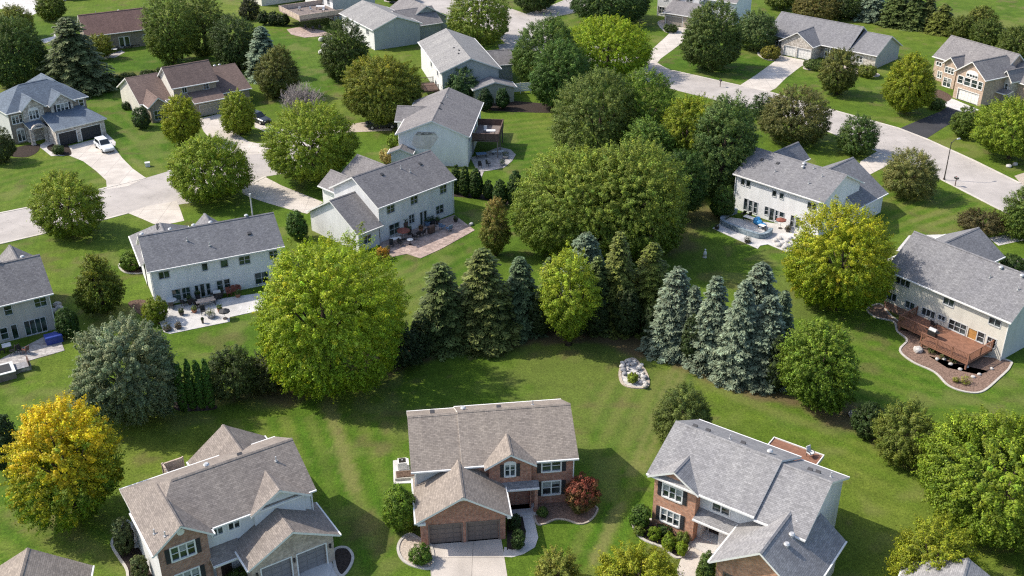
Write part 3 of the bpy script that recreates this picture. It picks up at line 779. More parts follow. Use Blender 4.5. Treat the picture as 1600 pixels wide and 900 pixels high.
# ---- centre house (brick front, taupe roof)
h = House('brick_house', 'red brick two-storey house with taupe shingle roof and two brown garage doors', -8.4, 72.21, 7.3, 'sh_taupe', 'si_greyl', glass='glass')
bf = {'F': 'br_red'}
h.body(0, 4.3, .02, 8.98, 4.78, 7.30, wall='si_greyl', sides='FBL')
pH = h.body(4.28, 14.17, 0, 9, 4.9, 7.42, wall={'F': 'br_red', 'R': 'si_greyl', 'B': 'si_greyl', 'L': 'si_greyl'}, oh=.4,
       wins=[('F', 11.1, 3.42, 1.6, 1.1, SH), ('F', 11.15, .95, 1.55, 1.4, SH)], inset={'L': .1})
Hm = h.H
h.vents(Hm, [(4.9, 5.6, 'cap'), (8.0, 5.4, 'box'), (2.2, 5.6, 'box'), (11, 5.5, 'pipe')])
h.body(6.1, 10.5, -.65, 4.4, 4.95, 6.25, axis='y', oh=.4, wall='br_red', inset={'F': .45}, sides='FLR', gut=False,
       wins=[('F', 7.85, 3.72, .85, 1.2, dict(n=2, shut=.3, arch=True))], holes=[('F', 8.15, .12, 10.0, 2.45, 1.0)])
h.door('F', .8, 8.95, .95, 2.1, d=-.1)
h.body(.12, 7.83, -4.32, 1.6, 2.9, 5.15, axis='y', oh=.38, wall={'F': 'br_red', 'L': 'br_red', 'R': 'br_red'}, inset={'F': .6}, sides='FLR',
       holes=[('F', 1.2, 0, 3.82, 2.02, .25), ('F', 4.3, 0, 6.88, 2.02, .25)])
h.garage_door('F', -3.72, 1.2, 2.62, 2.02, 'garbrown'); h.garage_door('F', -3.72, 4.3, 2.58, 2.02, 'garbrown')
m = MB(); m.prism([(3.7, 4.58), (4.25, 4.58), (3.975, 4.86)], 0, .05); 
g = MB(); g.box8([(3.55, -3.77, 4.35), (4.4, -3.77, 4.35), (4.4, -3.71, 4.35), (3.55, -3.71, 4.35), (3.93, -3.77, 4.78), (4.02, -3.77, 4.78), (4.02, -3.71, 4.78), (3.93, -3.71, 4.78)]); g.build('gable_vent', M['white'], h.e)
h.shed(7.3, 10.7, -.75, -.19, 2.72, 3.1, roof='sh_slate'); h.post(10.45, -.55, .1, 2.6, .28, 'br_red'); h.step(7.5, 10.7, -1.1, .75, .12)
h.downspout(13.8, .33, 4.8); h.downspout(.33, .33, 4.7)
for sx in (.35, 7.6):
    q = MB(); q.box(sx-.1 if sx < 1 else sx-.05, sx+.55 if sx < 1 else sx+.25, -4.35, -4.0, 2.62, 2.80); q.build('eave_return', M['white'], h.e)
h.end()
# ---- left house
h = House('brick_house', 'two-storey house with brown brick wing, white siding and pale stone garage with grey doors', -26.86, 61.81, 33.1, 'sh_taupe2', 'si_white', glass='glassg')
h.body(.06, 13.3, 0, 8.56, 5.5, 7.9, wall='si_white', hip=(3.2, 0), wins=[('F', 4.75, 4.3, .85, .75, dict(n=2)), ('F', 6.05, 4.3, .9, .75, dict(n=2))])
h.vents(h.H, [(6.2, 4.7, 'cap'), (11.3, 3.0, 'pipe'), (9.0, 4.8, 'box')])
h.body(0, 4.6, -.75, 5.2, 5.5, 7.3, axis='y', wall={'F': 'br_brown', 'L': 'si_white', 'R': 'br_brown'}, inset={'F': .45}, sides='FLR',
       wins=[('F', 1.35, 3.98, 1.8, 1.25, dict(n=3, shut=.34)), ('F', 1.35, 1.15, 1.8, 1.45, dict(n=3, shut=.34))])
h.vents(h.H, [(.7, 1.0, 'pipe'), (1.2, -.2, 'pipe')])
q = MB(); q.tube([(2.3, -.37, 6.45), (2.3, -.31, 6.45)], .3, 10); q.build('gable_vent', M['white'], h.e)
h.body(7.7, 12.7, -.35, 5.5, 5.45, 6.95, axis='y', wall='si_white', inset={'F': .5}, sides='FLR', gut=False)
h.body(6.1, 13.7, -3.2, 1.6, 2.9, 4.95, axis='y', wall='br_tan', inset={'F': .55}, sides='FLR', holes=[('F', 7.25, 0, 9.65, 2.1, .25), ('F', 10.2, 0, 12.6, 2.1, .25)])
h.garage_door('F', -2.65, 7.25, 2.4, 2.1, 'gargrey'); h.garage_door('F', -2.65, 10.2, 2.4, 2.1, 'gargrey')
for u in (6.85, 9.9, 12.95):
    q = MB(); q.box(u-.07, u+.07, -2.83, -2.66, 1.6, 1.95); q.build('wall_lantern', M['black'], h.e)
h.shed(4.1, 6.6, -.95, .4, 2.65, 3.35); h.post(4.5, -.8, .1, 2.55, .3, 'br_brown'); h.door('F', .4, 4.9, .95, 2.1, d=-.02); h.step(4.2, 6.5, -1.5, .4, .1)
h.body(6.3, 13.2, 6.0, 11.3, 4.0, 6.5, axis='y', oh=.4, wall='si_white', sides='BLR')
h.deck(4.5, 6.3, 8.3, 12.9, 2.5, 'woodd', 'BL', railm='woodp', solid=True); h.downspout(13.0, .35, 5.3); h.downspout(.45, 8.2, 5.3)
h.end()
# ---- right house
h = House('brick_house', 'x', 11.23, 71.54, -35.4, 'sh_grey', 'si_greyl')
h.e['label'] = 'orange brick two-storey house with pale grey roof, large cross-gabled garage and red rear deck'
h.body(0, 9.5, -.3, 9.12, 5.4, 7.9, wall='si_white', inset={'F': 1.2}, sides='FBL', wins=[('F', 5.5, 3.4, 1.5, .95, dict(n=2))], holes=[('F', 4.7, .12, 6.3, 2.4, 1.2)])
h.vents(h.H, [(2.6, 5.2, 'box'), (4.6, 5.3, 'pipe'), (5.7, 5.4, 'box'), (8.0, 5.6, 'cap'), (1.5, 5.0, 'box')])
h.body(9.52, 13.7, -.28, 9.10, 5.16, 7.66, wall='si_white', sides='FBR')
h.vents(h.H, [(11.4, 5.7, 'box'), (12.0, 5.9, 'box'), (13.0, 6.2, 'pipe')])
h.body(.2, 4.8, -.5, 3.4, 5.35, 6.7, axis='y', wall='br_orange', inset={'F': .55}, sides='FLR', gut=False,
       wins=[('F', 1.4, 3.5, 1.75, 1.25, dict(n=3, shut=.34)), ('F', 1.4, .95, 1.7, 1.3, dict(n=3, shut=.34))])
h.body(7.9, 15.6, -4.5, 3.9, 3.1, 5.95, axis='y', wall={'F': 'br_orange', 'L': 'br_orange', 'R': 'si_greyl', 'B': 'si_greyl'}, inset={'F': .6}, holes=[('F', 9.0, 0, 11.4, 2.1, .25), ('F', 12.0, 0, 14.5, 2.1, .25)])
h.garage_door('F', -3.9, 9.0, 2.4, 2.1, 'garbrown'); h.garage_door('F', -3.9, 12.0, 2.5, 2.1, 'garbrown')
h.vents(h.H, [(12.5, .9, 'cap'), (12.7, -.6, 'cap'), (12.8, -1.8, 'cap')])
h.shed(4.35, 8.3, -.15, .9, 2.65, 3.15); h.door('F', 1.9, 5.0, .95, 2.1); h.post(8.0, .1, .1, 2.55, .18); h.step(4.5, 8.2, -.5, 1.0, .1)
h.deck(5.0, 9.6, 9.0, 15.0, 2.0, 'wood', '')
for bx in ((4.9, 4.99, 9.0, 15.1), (9.61, 9.7, 9.0, 15.1), (5.0, 9.6, 15.01, 15.1)):
    q = MB(); q.box(*bx, 1.75, 2.1); q.build('deck_rim', M['white'], h.e)
h.downspout(.5, 8.8, 5.2); h.downspout(13.25, 8.8, 5)
h.end()
# ---- far-left rear house
h = House('siding_house', 'taupe-sided house cut by the left edge, with wide sliding door and blue storage box', -54.84, 101.33, 32.5, 'sh_mid', 'si_taupe', glass='glassg')
h.body(-8, 5.47, 0, 8.35, 4.6, 7.64, wins=[('F', .3, 3.1, .8, 1.15, dict(n=1)), ('F', 3.4, 3.15, 1.25, 1.1, dict(n=2)), ('F', -.6, .35, .75, 1.4, dict(n=1)), ('F', 1.9, .08, 2.25, 1.8, dict(n=4)), ('F', .55, .08, .6, 1.75, dict(n=1)),
       ('F', -3.2, 3.1, 1.3, 1.15, {}), ('F', -4.2, .4, 2.0, 1.4, {})])
h.vents(h.H, [(1.2, 4.3, 'cap'), (3.7, 4.4, 'cap')]); h.downspout(5.0, .33, 4.5)
h.body(1.0, 5.6, 5.0, 11.0, 4.6, 6.6, axis='y', sides='BLR')
h.end()
# ---- pale blue house
h = House('siding_house', 'long pale blue house with charcoal roof above a wide cluttered concrete patio', -41.34, 108.96, 25.5, 'sh_slate', 'si_blue', glass='glassg')
h.body(0, 15.86, 0, 8.3, 4.8, 7.57, wins=[('F', 1.2, 3.4, 1.2, .9, {}), ('F', 6.1, 3.4, .65, .95, dict(n=1)), ('F', 8.25, 3.35, .85, .95, dict(n=1)), ('F', 10.4, 3.25, 1.3, 1.05, {}), ('F', 14.0, 3.3, 1.0, 1.0, {}),
       ('F', 2.35, .3, .95, 1.45, dict(n=1)), ('F', 3.45, .3, .95, 1.45, dict(n=2)), ('F', 4.95, .15, .42, 1.6, dict(n=1)), ('F', 5.55, .06, .5, 1.75, dict(n=1)), ('F', 6.25, .15, .45, 1.6, dict(n=1)),
       ('F', 7.5, .5, .68, 1.3, dict(n=1)), ('F', 8.35, .5, .68, 1.3, dict(n=1)), ('F', 12.0, .3, 1.6, 1.5, {})])
h.vents(h.H, [(.5, 4.4, 'cap'), (3.7, 4.4, 'cap'), (6.4, 4.5, 'cap'), (8.4, 4.5, 'cap'), (12.6, 4.3, 'cap'), (5.2, 2.6, 'pipe'), (7.5, 1.6, 'pipe'), (12.3, 2.2, 'box')])
q = MB(); q.cyl(13.6, 5.6, 6.4, 9.6, .085, 10); q.cyl(13.6, 5.6, 9.6, 9.8, .14, 10); q.build('flue_pipe', M['metal'], h.e)
h.body(-.1, 7.1, 6.0, 15.2, 2.95, 5.3, axis='y', wall='si_blue', sides='BLR', hip=(0, 3.0)); h.vents(h.H, [(3.2, 12.0, 'box'), (3.1, 11.2, 'box')])
h.body(7.2, 10.2, 5.0, 10.4, 4.9, 6.3, axis='y', sides='BLR'); h.downspout(.33, .33, 4.7)
h.end()
# ---- cool white house with the paver patio
h = House('siding_house', 'cool white house with dark grey roof, low side wing and a reddish paver patio', -17.07, 126.29, 46.4, 'sh_mid', 'si_blue2', glass='glassg')
h.body(0, 13.82, 0, 10, 5.14, 8.02, wall={'F': 'si_blue', 'L': 'si_white'}, wins=[('F', 1.75, 3.6, 1.3, 1.05, {}), ('F', 5.85, 3.6, 1.2, 1.1, {}), ('F', 11.1, 3.55, 1.2, 1.15, {}), ('F', 1.95, .4, 1.75, 1.55, {}),
       ('F', 5.4, 1.0, .95, 1.25, {}), ('F', 7.35, .12, .5, 1.95, dict(n=1)), ('F', 8.05, .12, .5, 1.95, dict(n=1)), ('F', 10.25, .75, 1.4, 1.25, {})])
h.vents(h.H, [(4.2, 4.0, 'box'), (10.6, 3.6, 'box'), (7.4, 3.9, 'pipe'), (8.2, 3.0, 'pipe')])
h.body(-3.8, .39, -.35, 10.4, 2.75, 5.9, wall={'L': 'si_white', 'F': 'si_blue'}, sides='FBL', roof='sh_mid', wins=[('F', -2.6, .9, 1.2, 1.1, {})])
h.body(1.9, 6.7, 7.0, 15.2, 3.4, 5.1, axis='y', sides='BLR'); h.body(7.0, 13.6, 7.0, 16.8, 3.2, 5.3, axis='y', sides='BLR')
h.downspout(.33, .33, 5); h.downspout(13.5, .33, 5)
h.end()
# ---- house with the raised deck (gable end to the camera)
h = House('siding_house', 'pale blue gable-ended house with a brown stain on its wall and a raised rear deck', -6.4, 153.43, 84.1, 'sh_mid', 'si_blue2')
h.body(0, 16.71, 0, 11.22, 4.94, 7.29, wall='si_blue2', wins=[('F', 2.0, 3.4, 1.2, 1.1, {}), ('F', 5.5, 3.2, 1.8, 1.6, {}), ('F', 9, 3.2, 1.2, 1.5, {}), ('F', 13, 3.4, 1.2, 1.1, {}), ('F', 5.3, .1, 1.8, 2.0, {})])
h.vents(h.H, [(6.0, 5.4, 'box'), (8.5, 5.5, 'box'), (12, 5.2, 'pipe')])
q = MB(); yy = lambda a: a
pts = [(4.75, 4.55), (5.1, 5.15), (6.6, 5.3), (7.6, 5.25), (8.35, 5.0), (8.6, 4.45), (8.9, 3.3), (8.2, 2.7), (6.2, 2.6), (5.6, 3.3)]
q.face([(.385, y_, z_) for y_, z_ in pts][::-1]); st = q.build('brick_stain', M['stain'], h.e) if 'stain' in M else q.build('weather_stain', m_plain('stain', (.64, .59, .55), .9, .1, .18, 1.2), h.e)
q = MB(); q.box8([(.30, 5.2, 5.02), (.30, 8.2, 4.85), (.384, 8.2, 4.85), (.384, 5.2, 5.02), (.33, 5.3, 5.32), (.33, 7.9, 5.36), (.384, 7.9, 5.36), (.384, 5.3, 5.32)]); q.build('stone_band', M['stone'], h.e)
h.body(6.8, 12.4, 7.5, 12.8, 4.6, 6.3, axis='y', sides='BLR')
h.body(-1.6, .36, 8.4, 12.2, 2.5, 3.3, axis='x', sides='FBL', roof='sh_mid')
h.deck(4.6, 11.6, -3.9, .2, 2.9, 'woodg', 'FLR', railm='woodd', solid=True)
h.downspout(.36, .33, 4.8)
h.end()
# ---- house behind it
h = House('siding_house', 'grey-green gable-ended house with light grey roof and a lower lean-to at its front', -1.9, 188.32, 104.7, 'sh_light', 'si_grey')
h.body(0, 21.8, 0, 11.08, 5.23, 7.5, wall={'L': 'si_grey', 'B': 'si_white', 'F': 'si_grey'}, wins=[('B', 4, 3.4, 1.2, 1.1, {}), ('B', 10, 3.4, 1.2, 1.1, {}), ('B', 6, .6, 1.2, 1.3, {})])
h.vents(h.H, [(5, 6.6, 'box'), (6.5, 6.2, 'box'), (9, 6.6, 'box')])
h.body(-3.6, -.0, -1.9, 6.0, 2.8, 4.0, axis='x', wall='si_sage', sides='FBL', roof='sh_slate')
h.body(9.2, 15.5, -5.0, 3, 3.2, 5.2, axis='y', sides='FLR', roof='sh_mid')
h.deck(2.0, 7.0, 11.0, 14.0, 1.6, 'woodd', 'BLR')
h.end()
# ---- blue-white house with the curved seat wall
h = House('siding_house', 'pale blue-white house with slate roof and a curved blue-grey seat wall round its patio', 30.27, 138.10, -46.1, 'sh_slate', 'si_blue', glass='glass')
h.body(0, 14.23, 0, 10, 5.18, 7.7, wall='si_blue', wins=[('F', 1.15, 3.8, .65, .9, dict(n=1)), ('F', 2.05, 3.8, .65, .9, dict(n=1)), ('F', 6.25, 3.65, .65, .85, dict(n=1)), ('F', 7.4, 3.65, .65, .85, dict(n=1)), ('F', 11.7, 3.55, 1.3, .95, {}),
       ('F', 2.0, .35, .6, 1.7, dict(n=1)), ('F', 2.8, .35, .6, 1.65, dict(n=1)), ('F', 3.62, .35, .6, 1.65, dict(n=1)), ('F', 5.4, .7, .6, 1.2, dict(n=1)), ('F', 6.2, .1, .7, 1.8, dict(n=1)), ('F', 7.1, .35, .4, 1.5, dict(n=1)), ('F', 7.75, 1.1, .7, .75, dict(n=1)), ('F', 9.5, .3, .6, 1.6, dict(n=1)), ('F', 10.3, .3, .6, 1.6, dict(n=1))])
h.vents(h.H, [(4.6, 3.6, 'box'), (5.2, 2.2, 'pipe'), (8.0, 4.5, 'cap'), (8.2, 4.0, 'cap'), (9.6, 4.4, 'pipe'), (11.4, 3.6, 'pipe'), (10.5, 2.0, 'pipe'), (2.2, 3.4, 'box')])
h.body(-.1, 4.3, 4.5, 12.4, 5.3, 7.2, axis='y', sides='BLR'); h.body(3.9, 15.7, 6.4, 14.3, 2.9, 6.5, axis='y', sides='BLRF', wall='si_blue')
h.downspout(.33, .33, 5)
h.end()
# ---- house with the red deck
h = House('siding_house', 'off-white house with dark grey roof and a long reddish timber deck at its back', 42.41, 109.33, -53.0, 'sh_slate', 'si_cream')
h.body(0, 15.39, 0, 8.79, 4.92, 8.54, wall={'F': 'si_cream', 'R': 'si_greyl'}, wins=[('F', 1.2, 3.65, 1.9, .9, dict(n=3)), ('F', 7.35, 3.62, 1.3, .85, {}), ('F', 12.8, 3.6, 1.35, .82, {}), ('F', .55, 1.3, 1.2, .95, {}), ('F', 2.95, 1.25, 1.2, .9, {}),
       ('F', 5.1, 1.3, 1.65, .9, dict(n=3)), ('F', 7.15, 1.6, .85, .6, {}), ('F', 8.5, 1.06, 2.1, 1.2, dict(n=3)), ('F', 11.95, 1.06, .8, 1.2, dict(n=1)), ('F', 13.1, 1.06, 1.0, 1.1, {})], holes=[('F', 10.85, 1.0, 11.85, 2.15, .12)])
h.vents(h.H, [(11.0, 4.0, 'cap'), (10.6, 2.9, 'pipe'), (13.4, 4.0, 'cap'), (13.9, 2.8, 'pipe')])
q = MB(); h.sbox(q, 'F', .4, 10.85, 11.85, 1.0, 2.15, .08, .12); h.sbox(q, 'F', .4, 10.93, 11.77, 1.6, 2.05, .06, .08); q.build('door', m_plain('amber_door', (.42, .22, .07), .5, .4), h.e)
q = MB(); q.box(.37, 5.2, .33, .398, 0, .95); q.build('brick_skirt', M['br_brown'], h.e)
h.body(-3.8, 4.2, 6.0, 18.2, 2.9, 5.3, axis='y', sides='BLRF')
h.deck(8.3, 13.9, -4.3, .38, 1.0, 'wood', 'FR'); h.deck(4.5, 8.28, -2.9, .38, 1.0, 'wood', 'FL')
h.downspout(15, .33, 4.8)
h.end()
# ---- far left blue-roofed house
h = House('stone_house', 'grey stone house with blue-grey hipped roof, two front gables and two dark garage doors', -79.68, 162.99, 43.8, 'sh_blue', 'si_greyl', win='white')
h.body(0, 13.49, 0, 9.4, 5.26, 8.1, wall={'F': 'br_dk', 'L': 'si_greyl'}, hip=(4.4, 4.4), wins=[('F', .85, 3.3, 1.6, 1.3, dict(n=3)), ('F', 1.2, .3, 1.1, 1.8, dict(n=2, arch=True)), ('F', 11.9, 3.75, .75, 1.1, dict(n=1, arch=True))])
h.body(7.5, 13.2, 5.0, 13.5, 5.2, 7.6, axis='y', sides='BLR', hip=(0, 3.2))
h.body(2.1, 6.2, -.75, 3.6, 5.4, 7.15, axis='y', wall='stonel', inset={'F': .5}, sides='FLR', gut=False, wins=[('F', 3.4, 3.6, 1.5, 1.4, dict(n=3, arch=True))])
h.body(6.6, 11.0, -.75, 3.8, 5.2, 6.95, axis='y', wall='stonel', inset={'F': .5}, sides='FLR', gut=False, wins=[('F', 7.9, 3.75, 1.9, 1.3, dict(n=3, shut=.3))])
h.slab([[(4.6, -5.85, 2.9), (13.5, -5.85, 2.9), (11.9, .35, 4.05), (5.3, .35, 4.05)], [(13.5, -5.85, 2.9), (13.5, .35, 2.9), (11.9, .35, 4.05)]])
h.wall('F', -5.5, [(5.0, 2.75), (13.1, 2.75)], [(5.4, 0, 8.25, 2.1, .25), (9.05, 0, 12.3, 2.1, .25)], 'stonel'); h.wall('R', 13.1, [(-5.5, 2.75), (.4, 2.75)], [], 'stonel'); h.wall('L', 5.0, [(-5.5, 2.75), (.4, 2.75)], [], 'stonel')
h.garage_door('F', -5.5, 5.4, 2.85, 2.1, 'gardark'); h.garage_door('F', -5.5, 9.05, 3.25, 2.1, 'gardark')
h.shed(2.3, 4.9, -2.2, .4, 2.8, 3.5); h.post(2.6, -1.9, 0, 2.65, .5, 'stonel'); h.post(4.75, -2.0, 0, 2.65, .4, 'stonel'); h.door('F', .4, 3.3, 1.2, 2.1, d=-.02)
q = MB()
for i in range(8):
    a0, a1 = math.pi*i/8, math.pi*(i+1)/8; c0, c1 = math.cos(a0), math.cos(a1)
    q.box8([(3.7-1.15*c0, -2.45, 2.0+1.15*math.sin(a0)), (3.7-1.15*c1, -2.45, 2.0+1.15*math.sin(a1)), (3.7-1.15*c1, -2.05, 2.0+1.15*math.sin(a1)), (3.7-1.15*c0, -2.05, 2.0+1.15*math.sin(a0)),
            (3.7-1.4*c0, -2.45, 2.0+1.4*math.sin(a0)), (3.7-1.4*c1, -2.45, 2.0+1.4*math.sin(a1)), (3.7-1.4*c1, -2.05, 2.0+1.4*math.sin(a1)), (3.7-1.4*c0, -2.05, 2.0+1.4*math.sin(a0))])
q.build('porch_arch', M['stonel'], h.e)
h.end()
# ---- brown split-level
h = House('split_level_house', 'tan split-level house with brown roofs at three heights behind two round trees', -57.6, 177.13, 35.2, 'sh_brown', 'si_tan')
h.body(0, 8.34, 0, 7.71, 5.0, 7.81, wall={'L': 'si_cream', 'F': 'si_tan'}, wins=[('F', 5.6, 3.75, 1.0, 1.05, {}), ('F', 1.9, 3.8, .8, .95, {})])
h.body(-5.3, .38, 1.6, 14, 2.8, 5.9, sides='FBL', wall={'L': 'si_cream', 'B': 'si_cream', 'F': 'si_tan'}); h.body(-4.7, -1.0, -1.2, 4.5, 2.8, 4.3, axis='y', sides='FLR', wall='br_dk', wins=[('F', -3.8, .4, 1.8, 1.6, dict(n=3))])
h.body(7.96, 14, -.5, 13.0, 2.8, 5.7, sides='FBR'); h.shed(2.6, 8.2, -2.9, .38, 2.7, 3.75)
h.wall('F', -2.4, [(3.0, 2.65), (7.8, 2.65)], [(3.6, 0, 7.3, 2.0, .25)], 'br_dk'); h.wall('R', 7.8, [(-2.4, 2.7), (.4, 3.4)], [], 'br_dk'); h.wall('L', 3.0, [(-2.4, 2.7), (.4, 3.4)], [], 'br_dk')
h.garage_door('F', -2.4, 3.6, 3.7, 2.0, 'gartan'); h.vents(h.H, [(9.5, 6.6, 'cap'), (10.3, 6.6, 'cap'), (11.2, 6.6, 'cap')])
h.end()
# ---- rust-roofed ranch
h = House('ranch_house', 'low tan ranch house with rust-brown roof near the upper left corner', -86.5, 216.91, 30.0, 'sh_rust', 'si_tan')
h.body(0, 13.5, 0, 8.6, 3.5, 7.0, wall='br_dk', wins=[('F', 6.6, .4, .9, 2.0, dict(n=1)), ('F', 7.7, .4, .9, 2.0, dict(n=1)), ('F', 11.5, 1.2, .9, 1.1, dict(n=1)), ('F', 2, 1.2, 1.4, 1.1, {})])
h.vents(h.H, [(8.2, 4.7, 'cap'), (3.6, 4.5, 'pipe')])
h.end()
# ---- ranch upper right
h = House('ranch_house', 'long grey-roofed ranch house with pale stone garage gable and two white garage doors', 52.53, 222.02, -43.3, 'sh_mid', 'si_greyl')
h.roofm = 'sh_slate'
h.body(0, 18.6, 0, 10.72, 2.83, 6.5, wall='stone', sides='FBL', inset={'F': 1.0}, wins=[('F', 13.2, .5, 1.2, 1.5, {}), ('F', 1.2, .8, 1.4, 1.3, {})], holes=[('F', 15.0, .05, 16.6, 2.3, 1.5)])
h.body(18.62, 24.6, .3, 11.1, 2.75, 5.6, wall={'F': 'stonel', 'R': 'si_grey'}, sides='FBR', wins=[('F', 20.2, .7, 1.3, 1.3, {})])
h.body(4.9, 12.6, -3.0, 5.4, 2.85, 5.2, axis='y', wall='stonel', sides='FLR', holes=[('F', 6.0, 0, 8.6, 2.05, .25), ('F', 9.0, 0, 12.0, 2.05, .25)])
h.garage_door('F', -2.6, 6.0, 2.6, 2.05, 'garwhite'); h.garage_door('F', -2.6, 9.0, 3.0, 2.05, 'garwhite'); h.post(14.6, .4, 0, 2.75, .22)
h.end()
# ---- tan brick house right
h = House('brick_house', 'tan brick two-storey house with tall arched window over a white garage door', 79.08, 199.85, -60.8, 'sh_taupe2', 'br_pink')
h.roofm = 'sh_mid'
h.body(0, 15.2, 0, 8.4, 4.3, 7.75, wall={'F': 'br_pink', 'L': 'br_pink'}, sides='FBLR', wins=[('F', .9, 2.8, 1.2, .65, {}), ('F', 1.6, .6, 1.0, 1.2, {})])
h.body(3.9, 7.5, -2.0, 3.2, 4.2, 5.75, axis='y', inset={'F': .5}, sides='FLR', wall='br_pink', gut=False, wins=[('F', 4.6, 2.65, 2.0, 1.05, dict(n=3)), ('F', 4.7, .1, 1.7, 1.6, dict(n=2))])
h.body(10.0, 16.85, -5.9, 3.0, 4.85, 7.4, axis='y', inset={'F': .5}, sides='FLR', wall='br_pink', wins=[('F', 10.8, 2.9, 1.1, 1.3, dict(n=1)), ('F', 12.2, 2.85, 1.3, 1.35, dict(n=1)), ('F', 13.75, 2.85, 1.2, 1.35, dict(n=1)), ('F', 15.2, 2.85, .85, 1.35, dict(n=1)), ('F', 12.4, 4.5, 2.4, .5, dict(n=4, arch=True))], holes=[('F', 11.3, 0, 15.7, 1.95, .3)])
h.garage_door('F', -5.4, 11.3, 4.4, 1.95, 'garwhite')
h.body(14.7, 21.5, 1.4, 9.5, 3.8, 6.2, wall='br_pink', sides='FBR'); h.body(15.2, 18.2, -.6, 4.5, 4.1, 5.9, axis='y', sides='FLR', wall='stonel', gut=False, wins=[('F', 16.0, 2.3, 1.3, 1.2, {})])
h.shed(15.1, 18.6, -1.9, -.2, 2.2, 2.6)
h.end()
# ---- grey house at the top
h = House('siding_house', 'pale grey house with dark attached garage roof beneath the top edge, beside the olive tree', -18.74, 224.85, 121.3, 'sh_light', 'si_grey')
h.body(0, 17.3, 0, 11.27, 4.3, 6.4, wall={'L': 'si_grey', 'B': 'si_white'}, wins=[('B', 3, 2.6, 1.2, 1.0, {}), ('B', 8, 2.6, 1.2, 1.0, {})])
h.body(3, 13, -6.5, 3, 3.0, 5.6, axis='y', sides='FLR', roof='sh_mid', wall='si_grey'); h.body(6, 17, -9.5, 1, 3.2, 6.2, axis='x', sides='FLR', roof='sh_mid', wall='si_grey')
h.end()
# ---- top house with the cluttered deck
h = House('siding_house', 'white house at the top edge with a raised brown timber deck at its corner', -31.0, 250.3, 124, 'sh_light', 'si_grey')
h.body(0, 16, 0, 11.4, 4.9, 7.5, wall={'L': 'si_grey', 'B': 'si_white'}, wins=[('B', 2, 3.2, 1.2, 1.1, {}), ('B', 5.2, 3.2, 1.2, 1.1, {}), ('B', 8.5, 3.2, 1.2, 1.1, {}), ('B', 2, .4, 1.4, 1.6, {})])
h.deck(-5.2, 6.0, 11.0, 21.6, 2.7, 'woodg', 'BLR', railm='woodp', solid=True)
h.end()
# ---- top right grey and white house
h = House('siding_house', 'white and grey house with garage and gables mostly hidden by the big oak', 34.0, 250.5, -35, 'sh_mid', 'si_white')
h.body(0, 19, 0, 9.5, 5.0, 7.8, wall={'F': 'si_white', 'R': 'si_blue2'}, wins=[('F', 1.2, .7, 1.0, 1.3, {}), ('F', 3.0, .7, 1.0, 1.3, {})]); h.body(-.3, 4.8, -1.6, 5, 5.0, 7.0, axis='y', sides='FLR', wins=[('F', .6, .6, 2.9, 1.5, dict(n=4, shut=.25)), ('F', 1.6, 3.6, 1.2, 1.0, {})])
h.body(5.6, 11.0, -1.8, 5, 4.8, 7.2, axis='y', sides='FLR', wins=[('F', 7.4, 3.7, 1.6, 1.2, dict(n=2, arch=True))])
h.body(5.0, 12.5, -8.0, 1, 2.7, 4.6, axis='x', sides='FLR', wall='br_tan', holes=[('F', 5.8, 0, 9.8, 2.0, .25)]); h.garage_door('F', -7.6, 5.8, 4.0, 2.0, 'gartan')
h.end()
# ---- roofs cut by the bottom edge
x_, y_, _ = at(43, 856, 5.4)
h = House('siding_house', 'house cut off by the bottom left corner, only its taupe gable roof showing', x_, y_, 12, 'sh_taupe', 'si_greyl')
h.body(-4.2, 4.2, -9, 0, 2.9, 5.4, axis='y'); h.end()
x_, y_, _ = at(1513, 872, 5.0)
h = House('siding_house', 'house cut off by the bottom right corner, only a grey roof peak showing', x_, y_, -30, 'sh_grey', 'si_greyl')
h.body(-4.2, 4.2, -9, 0, 2.7, 5.0, axis='y'); h.end()
x_, y_, _ = at(205, 12, 0)
h = House('siding_house', 'large house behind the rust-roofed ranch, blue-grey roof cut by the top edge', x_-8, y_+14, 28, 'sh_blue', 'si_greyl')
h.body(-9, 9, 0, 9.5, 3.4, 7.6, wins=[('F', -5, .8, 1.4, 1.3, {}), ('F', 2, .8, 1.4, 1.3, {})]); h.body(-13, -8, -1.5, 8, 3.0, 5.6, wall='stone', holes=[('F', -12, 0, -9.3, 2.1, .3)]); h.garage_door('F', -1.1, -12, 2.7, 2.1, 'gardark'); h.end()
x_, y_, _ = at(452, 7, 0)
h = House('siding_house', 'cream house at the top edge, just the base of its walls in view', x_-3, y_, 35, 'sh_mid', 'si_cream')
h.body(-4, 12, 0, 9, 4.8, 7.4, wins=[('F', 2, .7, 1.2, 1.2, {}), ('F', 6, .7, 1.2, 1.2, {})]); h.end()
LEAFK = 1.52
# ------------------------------------------------------------------ vegetation
def leaf_mesh(name, P, N, ln, wd, col, mat, parent, jitter=.7, rs=None):
    n = len(P); rs = rs or np.random.RandomState(1)
    N = N + rs.randn(n, 3)*jitter*.5; N /= np.linalg.norm(N, axis=1)[:, None]+1e-9
    A = rs.randn(n, 3); T = np.cross(N, A); T /= np.linalg.norm(T, axis=1)[:, None]+1e-9; B = np.cross(N, T)
    ln = np.asarray(ln).reshape(-1, 1)*np.ones((n, 1)); wd = np.asarray(wd).reshape(-1, 1)*np.ones((n, 1))
    V = np.stack([P+T*ln/2, P+B*wd/2+N*wd*.12, P-T*ln/2, P-B*wd/2+N*wd*.12], 1).reshape(-1, 3)
    return raw_quads(name, V, np.repeat(col, 4, 0), mat, parent)

